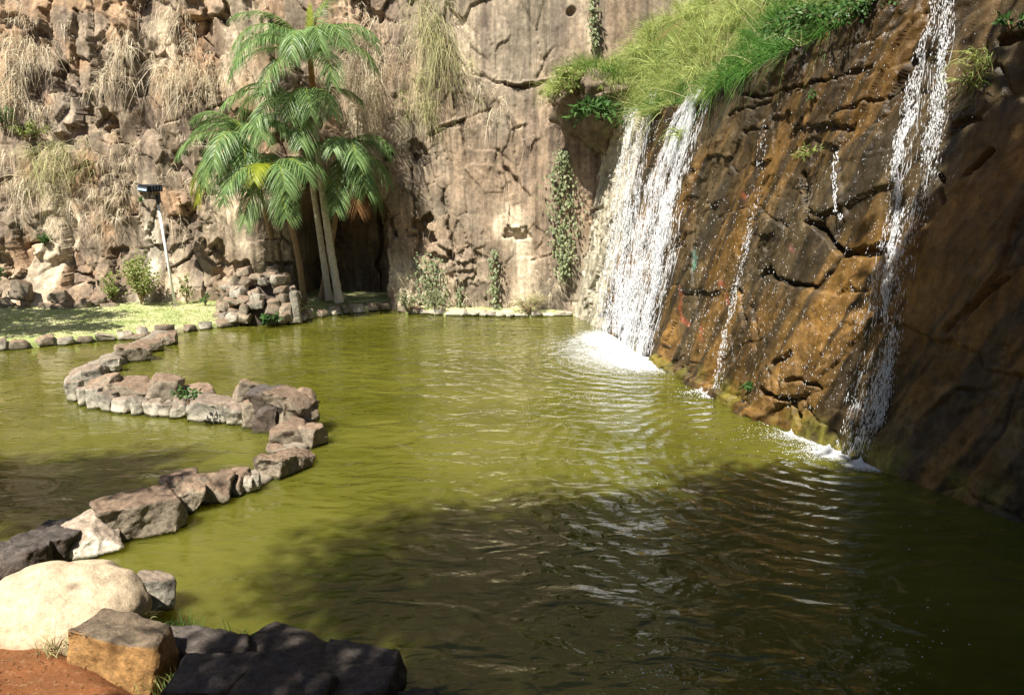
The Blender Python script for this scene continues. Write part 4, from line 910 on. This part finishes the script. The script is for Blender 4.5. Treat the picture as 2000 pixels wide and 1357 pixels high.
# lawn blades
n = 26000; x = rng.uniform(-17, -3.2, n); y = shore_y(x)+.12+(25.2-shore_y(x))*rng.random(n); P = np.stack([x, y, lawn_z(x, y)], -1)
D = unit(np.stack([rng.normal(size=n)*.5, rng.normal(size=n)*.5, np.ones(n)], -1))
grass_patch('lawn_grass', P, D, rng.uniform(.05, .13, n), .02, .4, M_LAWNB, 'short grass of the lawn', 2)

def shrub(name, label, c, size, nst, nleaf, mat, leaf=(.10, .045), group='shrubs at the cliff foot', hang=0., catg='shrub', seed=0):
    r = np.random.default_rng(seed+77); c = np.array(c, float); p = empty(name, tuple(c)); tag(p, label, catg, group)
    sx, sy, sz = size; parts = []; LP, LD = [], []
    for i in range(nst):
        a = r.random()*6.28; rad = r.random()**.6; h = (.55+.5*r.random())*sz*(1-.35*rad)
        tip = np.array([math.cos(a)*rad*sx, math.sin(a)*rad*sy, h])
        t = np.linspace(0, 1, 7)[:, None]; C = tip*t+np.array([0, 0, 1])*(np.sin(t*math.pi)*.12*sz)-np.array([0, 0, 1])*hang*sz*t**2+r.normal(size=(7, 3))*.02*sz; C[0] *= .2
        parts.append(tube(C, np.linspace(.014, .004, 7)*max(.7, sz), 4))
        m = nleaf//nst; q = .25+.8*r.random(m); idx = np.clip(q, 0, 1)*6
        LP.append(np.stack([np.interp(idx, np.arange(7), C[:, k]) for k in range(3)], -1)+r.normal(size=(m, 3))*.045*sz); LD.append(unit(tip*.4/np.linalg.norm(tip)+r.normal(size=(m, 3))*.7-np.array([0, 0, .3])))
    V, Fc = merge(parts); mk('stems', V, Fc, M_TWIG, p)
    LP = np.concatenate(LP); LD = np.concatenate(LD); m = len(LP)
    V, Fc = leaves(LP, LD, unit(r.normal(size=(m, 3))+np.array([0, -.5, 1.2])), r.uniform(.6, 1.25, m)*leaf[0], r.uniform(.7, 1.2, m)*leaf[1]); mk('foliage', V, Fc, mat, p)
    return p
def foot(px, py, z): return onz(float(px), float(py), z)
shrub('shrub', 'loose yellow-green shrub left of the lamp pole', foot(276, 593, .47), (.9, .6, 1.7), 26, 1500, M_LEAFY, seed=1)
shrub('shrub', 'low sapling directly behind the lamp pole foot', foot(366, 592, .42), (.35, .3, .95), 9, 260, M_LEAFY, seed=2)
shrub('shrub', 'tiny weed on the lawn between lamp and cairn', foot(402, 598, .35), (.16, .14, .5), 5, 70, M_LEAF, seed=3)
shrub('shrub', 'leafy green shrub behind the cairn', foot(446, 578, .45), (.75, .45, 1.3), 18, 800, M_LEAF, (.14, .07), seed=4)
shrub('shrub', 'dry twiggy bush left of the cairn shrub', foot(408, 580, .45), (.6, .4, 1.1), 16, 300, M_DRYG, seed=5)
shrub('shrub', 'pale spreading shrub at the far left of the shrubs', foot(222, 590, .5), (.6, .4, 1.0), 12, 420, M_LEAFY, seed=6)
shrub('shrub', 'low green plant growing in the cairn hollow', foot(525, 633, .1), (.42, .25, .35), 9, 240, M_LEAF, (.12, .07), seed=7)
shrub('shrub', 'pale plant trailing over the shore stones beside the slab', foot(795, 608, .12), (.5, .3, .75), 14, 300, M_VINE, seed=8)
shrub('shrub', 'leafy weed on the broken blocks above the shore', foot(850, 606, .15), (.4, .3, .8), 10, 200, M_VINE, seed=9)
shrub('shrub', 'yellowed grassy bush at the shore near the corner', foot(1030, 612, .1), (.75, .35, .75), 34, 420, M_DRYG, (.2, .02), seed=10)
shrub('shrub', 'green bush clinging to the cliff at the left edge', onback(60, 275, .2), (.7, .4, .8), 14, 520, M_LEAFY, seed=11)
shrub('shrub', 'dark leafy bush at the left picture edge', onback(18, 250, .25), (.4, .4, .7), 10, 360, M_LEAF, seed=12)
shrub('shrub', 'small green tuft on the lower left cliff', onback(100, 478, .3), (.22, .2, .38), 8, 160, M_LEAF, seed=13)
shrub('shrub', 'dark bush in the lower left cliff corner', onback(14, 560, .5), (.4, .4, .9), 10, 420, M_LEAF, seed=14)
shrub('shrub', 'tiny green sprig on the cliff under the lamp head', onback(284, 398, .2), (.1, .1, .2), 4, 40, M_LEAF, seed=15)
shrub('shrub', 'dark green plant at the palm feet', foot(575, 588, .4), (.3, .25, .4), 8, 200, M_LEAF, seed=16)
shrub('shrub', 'small weed growing on top of the curving stone wall', foot(368, 790, .42), (.2, .15, .3), 6, 60, M_LEAF, seed=17)
def onright(px, py, out=.1): return hit_right(np.array(float(px)), np.array(float(py)))+NR*out
G2 = 'plants on the wet rock'
shrub('shrub', 'broad-leaved green bush hanging over the corner of the rock ledge', ony(1160., 226., 21.75), (.85, .5, .8), 30, 460, M_LEAF, (.28, .08), G2, .55, seed=20)
shrub('shrub', 'bushy green growth at the left end of the grassy ledge', ony(1122., 190., 22.0), (.8, .6, 1.3), 26, 1000, M_LEAFY, (.14, .05), G2, .3, seed=21)
shrub('shrub', 'dense green bush on the slope at the top of the picture', hill_pt(np.array(12.8), np.array(.2)), (1.1, 1.2, .8), 40, 2200, M_LEAF, (.09, .05), G2, .4, seed=22)
shrub('shrub', 'small-leaved green bush overhanging the striped rock', hill_pt(np.array(11.7), np.array(.1)), (.8, .7, .6), 30, 1500, M_LEAF, (.08, .045), G2, .7, seed=23)
shrub('shrub', 'spindly plant growing out of the middle of the wet rock', onright(1590, 315, .1), (.28, .3, .32), 7, 90, M_LEAFY, (.10, .025), G2, .3, seed=24)
shrub('shrub', 'small green plant at the waterline of the wet rock', onright(1470, 765, .08), (.16, .18, .22), 8, 90, M_LEAF, (.09, .05), G2, .3, seed=25)
shrub('shrub', 'grassy plant right of the nearer waterfall', onright(1915, 170, .1), (.30, .3, .5), 14, 130, M_LEAFY, (.22, .02), G2, .8, seed=26)
shrub('shrub', 'leafy sprig at the upper right picture edge', onright(1985, 60, .1), (.22, .22, .22), 6, 60, M_LEAF, (.12, .05), G2, .3, seed=27)
shrub('shrub', 'little fern on the crack above the spindly plant', onright(1592, 195, .06), (.14, .16, .2), 6, 80, M_LEAF, (.06, .03), G2, .5, seed=28)
for i, (px, py, nn, lb_) in enumerate(((1335, 265, 50, 'arching grass tuft beside the top of the wide waterfall'), (1365, 150, 60, 'arching grass tuft over the waterfall lip'), (1925, 120, 40, 'thin grass tuft on the rock near the upper right corner'))):
    b = onright(px, py, .05); P = np.repeat(b[None], nn, 0)+rng.normal(size=(nn, 3))*.06
    V, Fc = blades(P-b, unit(np.stack([-.6+.5*rng.normal(size=nn), -.4+.5*rng.normal(size=nn), .8+.2*rng.normal(size=nn)], -1)), rng.uniform(.4, .9, nn), .018, .9, 5)
    o = mk('grass_tuft', V, Fc, M_GRASS); o.location = b; tag(o, lb_, 'grass tuft', G2)

def creeper(label, path, wpx, n, leaf, mat, seed):
    r = np.random.default_rng(seed); pts = np.array(path, float); t = r.random(n)*(len(pts)-1)
    x = np.interp(t, np.arange(len(pts)), pts[:, 0])+r.normal(size=n)*np.interp(t, np.arange(len(pts)), wpx)*.4; y = np.interp(t, np.arange(len(pts)), pts[:, 1])+r.normal(size=n)*5
    P = onback(x, y, .08+0*x); P[:, 1] -= .35*r.random(n); b = onback(pts[0, 0], pts[0, 1])
    D = unit(np.stack([r.normal(size=n)*.5, -.5-.3*r.random(n), -.9+.4*r.normal(size=n)], -1))
    p = empty('creeper', tuple(b)); tag(p, label, 'creeper', 'creepers on the cliff')
    V, Fc = leaves(P-b, D, unit(np.stack([r.normal(size=n)*.4, -np.ones(n), .6+.3*r.normal(size=n)], -1)), r.uniform(.6, 1.2, n)*leaf, r.uniform(.35, .6, n)*leaf); mk('foliage', V, Fc, mat, p)
    parts = [tube(onback(pts[:, 0]+r.normal(size=len(pts))*6, pts[:, 1], .12)-b, .012, 4) for _ in range(4)]; V, Fc = merge(parts); mk('stems', V, Fc, M_TWIG, p)
creeper('wide green creeper hanging in the corner left of the waterfall', [(1098, 290), (1095, 350), (1098, 430), (1100, 490), (1098, 540)], [12, 36, 44, 26, 12], 800, .14, M_VINE, 1)
creeper('thin creeper strand on the cliff base wall', [(965, 485), (964, 540), (968, 600)], [8, 12, 14], 150, .15, M_VINE, 2)
creeper('short creeper strand near the shore left of the thin one', [(898, 560), (900, 600)], [8, 10], 70, .14, M_VINE, 3)
creeper('dark creeper at the cliff top above the corner grass', [(1155, -20), (1155, 40), (1160, 90)], [8, 12, 10], 170, .14, M_VINE, 4)
creeper('creeper over the broken blocks at the cliff base', [(835, 500), (845, 550), (850, 595)], [30, 46, 40], 320, .14, M_VINE, 5)

# grass between the foreground rocks
for i, (px, py, z, nn, sp_, L_, mat, lb_) in enumerate(((350, 1262, .22, 190, .13, .36, M_GRASSD, 'bright green grass tuft at the water behind the ochre block'), (455, 1275, .16, 80, .2, .34, M_GRASSD, 'thin dark grass stalks rising from the water'),
        (110, 1270, .42, 60, .12, .22, M_DRYG, 'small dry grass tuft under the cream boulder'), (300, 1330, .3, 60, .12, .22, M_GRASSD, 'green blades beside the ochre block'), (340, 1352, .3, 40, .10, .30, M_GRASS, 'pale green blades at the bottom edge'),
        (420, 1345, .2, 70, .2, .25, M_DRYG, 'dry grass between the dark rocks'), (240, 1215, .35, 40, .12, .2, M_DRYG, 'tiny grass tuft against the boulder rim'))):
    b = onz(float(px), float(py), z); P = rng.normal(size=(nn, 3))*np.array([sp_, sp_*.7, .01])*.75
    V, Fc = blades(P, unit(np.stack([.45*rng.normal(size=nn), .45*rng.normal(size=nn), np.ones(nn)], -1)), rng.uniform(.4, 1.1, nn)*L_, .008, rng.uniform(.1, .6, nn), 4)
    o = mk('grass_tuft', V, Fc, mat); o.location = b; tag(o, lb_, 'grass tuft', 'grass on the near bank')
n = 700; x = rng.uniform(-4.6, -2.2, n); y = rng.uniform(3.6, 5.2, n); P = np.stack([x, y, bz(x, y)+.008], -1)
V, Fc = leaves(P, unit(np.stack([rng.normal(size=n), rng.normal(size=n), .15*np.abs(rng.normal(size=n))], -1)), unit(np.stack([.3*rng.normal(size=n), .3*rng.normal(size=n), np.ones(n)], -1)), rng.uniform(.012, .045, n), rng.uniform(.004, .012, n))
tag(mk('leaf_litter', V, Fc, M_PALMD), 'dry leaf litter on the red soil', kind='stuff')

# ================================================================== SHADE TREES behind the viewpoint
def tree(label, base, crown_c, rad, nclump, nleaf, leaf=.3, seed=0):
    r = np.random.default_rng(seed); base = np.array(base, float); cc = np.array(crown_c, float)
    p = empty('shade_tree', tuple(base)); tag(p, label, 'tree', 'shade trees around the pond')
    t = np.linspace(0, 1, 10)[:, None]; mid = (cc-base)*np.array([1, 1, .8]); C = mid*np.concatenate([t**1.6, t**1.6, t], 1)
    V, Fc = tube(C, np.linspace(.35, .14, 10), 10); tr = mk('trunk', V, Fc, M_BARK, p, True)
    cl = unit(r.normal(size=(nclump, 3)))*(r.random((nclump, 1))**.4)*np.array(rad)+cc-base
    parts = []
    for q in cl[:24]:
        s = C[6]; tt_ = np.linspace(0, 1, 5)[:, None]; parts.append(tube(s+(q-s)*tt_+np.array([0, 0, .4])*np.sin(tt_*3.14), np.linspace(.10, .02, 5), 5))
    V, Fc = merge(parts); mk('limbs', V, Fc, M_BARK, p)
    i = r.integers(0, nclump, nleaf); P = cl[i]+r.normal(size=(nleaf, 3))*np.array(rad)*.16
    D = unit(r.normal(size=(nleaf, 3))-np.array([0, 0, .3])); V, Fc = leaves(P, D, unit(r.normal(size=(nleaf, 3))+np.array([0, 0, 1.])), r.uniform(.7, 1.3, nleaf)*leaf, r.uniform(.4, .6, nleaf)*leaf); mk('crown', V, Fc, M_TREE, p)
def up(P, t): return np.array(P)+np.array([-.65, -1., 1.65])*t
tree('tall leafy tree shading the rock and the near water', (2.0, -4.5, 1.4), up((7.15, 7.0, 2.2), 4.8), (3.2, 2.9, 3.5), 260, 42000, .40, 1)
tree('leafy tree shading the middle of the pond', (-1.5, -6, 1.4), up((3.6, 6.6, 0), 5.2), (2.9, 2.6, 1.7), 160, 19000, .24, 2)
tree('thin tree shading the near pond', (-6, -5, 1.4), up((.3, 6.6, 0), 5.6), (2.5, 2.1, 1.0), 120, 9000, .18, 3)
tree('thin tree shading the pond behind the stone wall', (-11, -3, 1.4), up((-6.0, 9.0, 0), 5.6), (2.6, 1.3, .8), 80, 5200, .18, 11)
tree('small tree shading the red bank', (-9, -4, 1.4), up((-.9, 4.1, .3), 5.4), (1.5, .7, .7), 30, 2000, .20, 5)
tree('broad tree left of the lawn', (-17, 14, .4), up((-13.4, 20.4, .4), 3.6), (2.4, 1.6, 1.6), 40, 3000, .30, 4)
tree('unseen spreading tree added on top of the wet rock to block the sky', (13.5, 5, 9.5), (10.5, 5.5, 13.5), (4, 4, 3), 90, 9000, .4, 6)  # both cliff-top trees are added out of frame to cut sky light
tree('second unseen tree added on top of the wet rock to block the sky', (15, 11, 11), (12.5, 11.5, 15), (3.2, 3.4, 3), 80, 7000, .4, 7)
tree('wide unseen tree added behind the viewpoint to block the sky', (1, -9, 1.4), (1, -8.5, 11), (5, 4, 3.5), 110, 11000, .42, 8)  # this and the next two: unseen crowns put in to hide open sky
tree('another wide unseen tree added behind the viewpoint to block the sky', (8, -7, 1.4), (8.5, -5.5, 12), (4.5, 4, 4), 110, 11000, .42, 9)
tree('unseen leafy tree added behind the red bank to block the sky', (-8, -10, 1.4), (-8.5, -10, 9), (4.5, 4, 3.2), 100, 9000, .42, 10)
tree('low unseen tree added at the near end of the wet rock to block the sky', (9.5, -2, 1.4), (7.0, .2, 7.6), (3.0, 3.0, 2.2), 110, 9000, .34, 12)  # added out of view so less sky light reaches the near rock
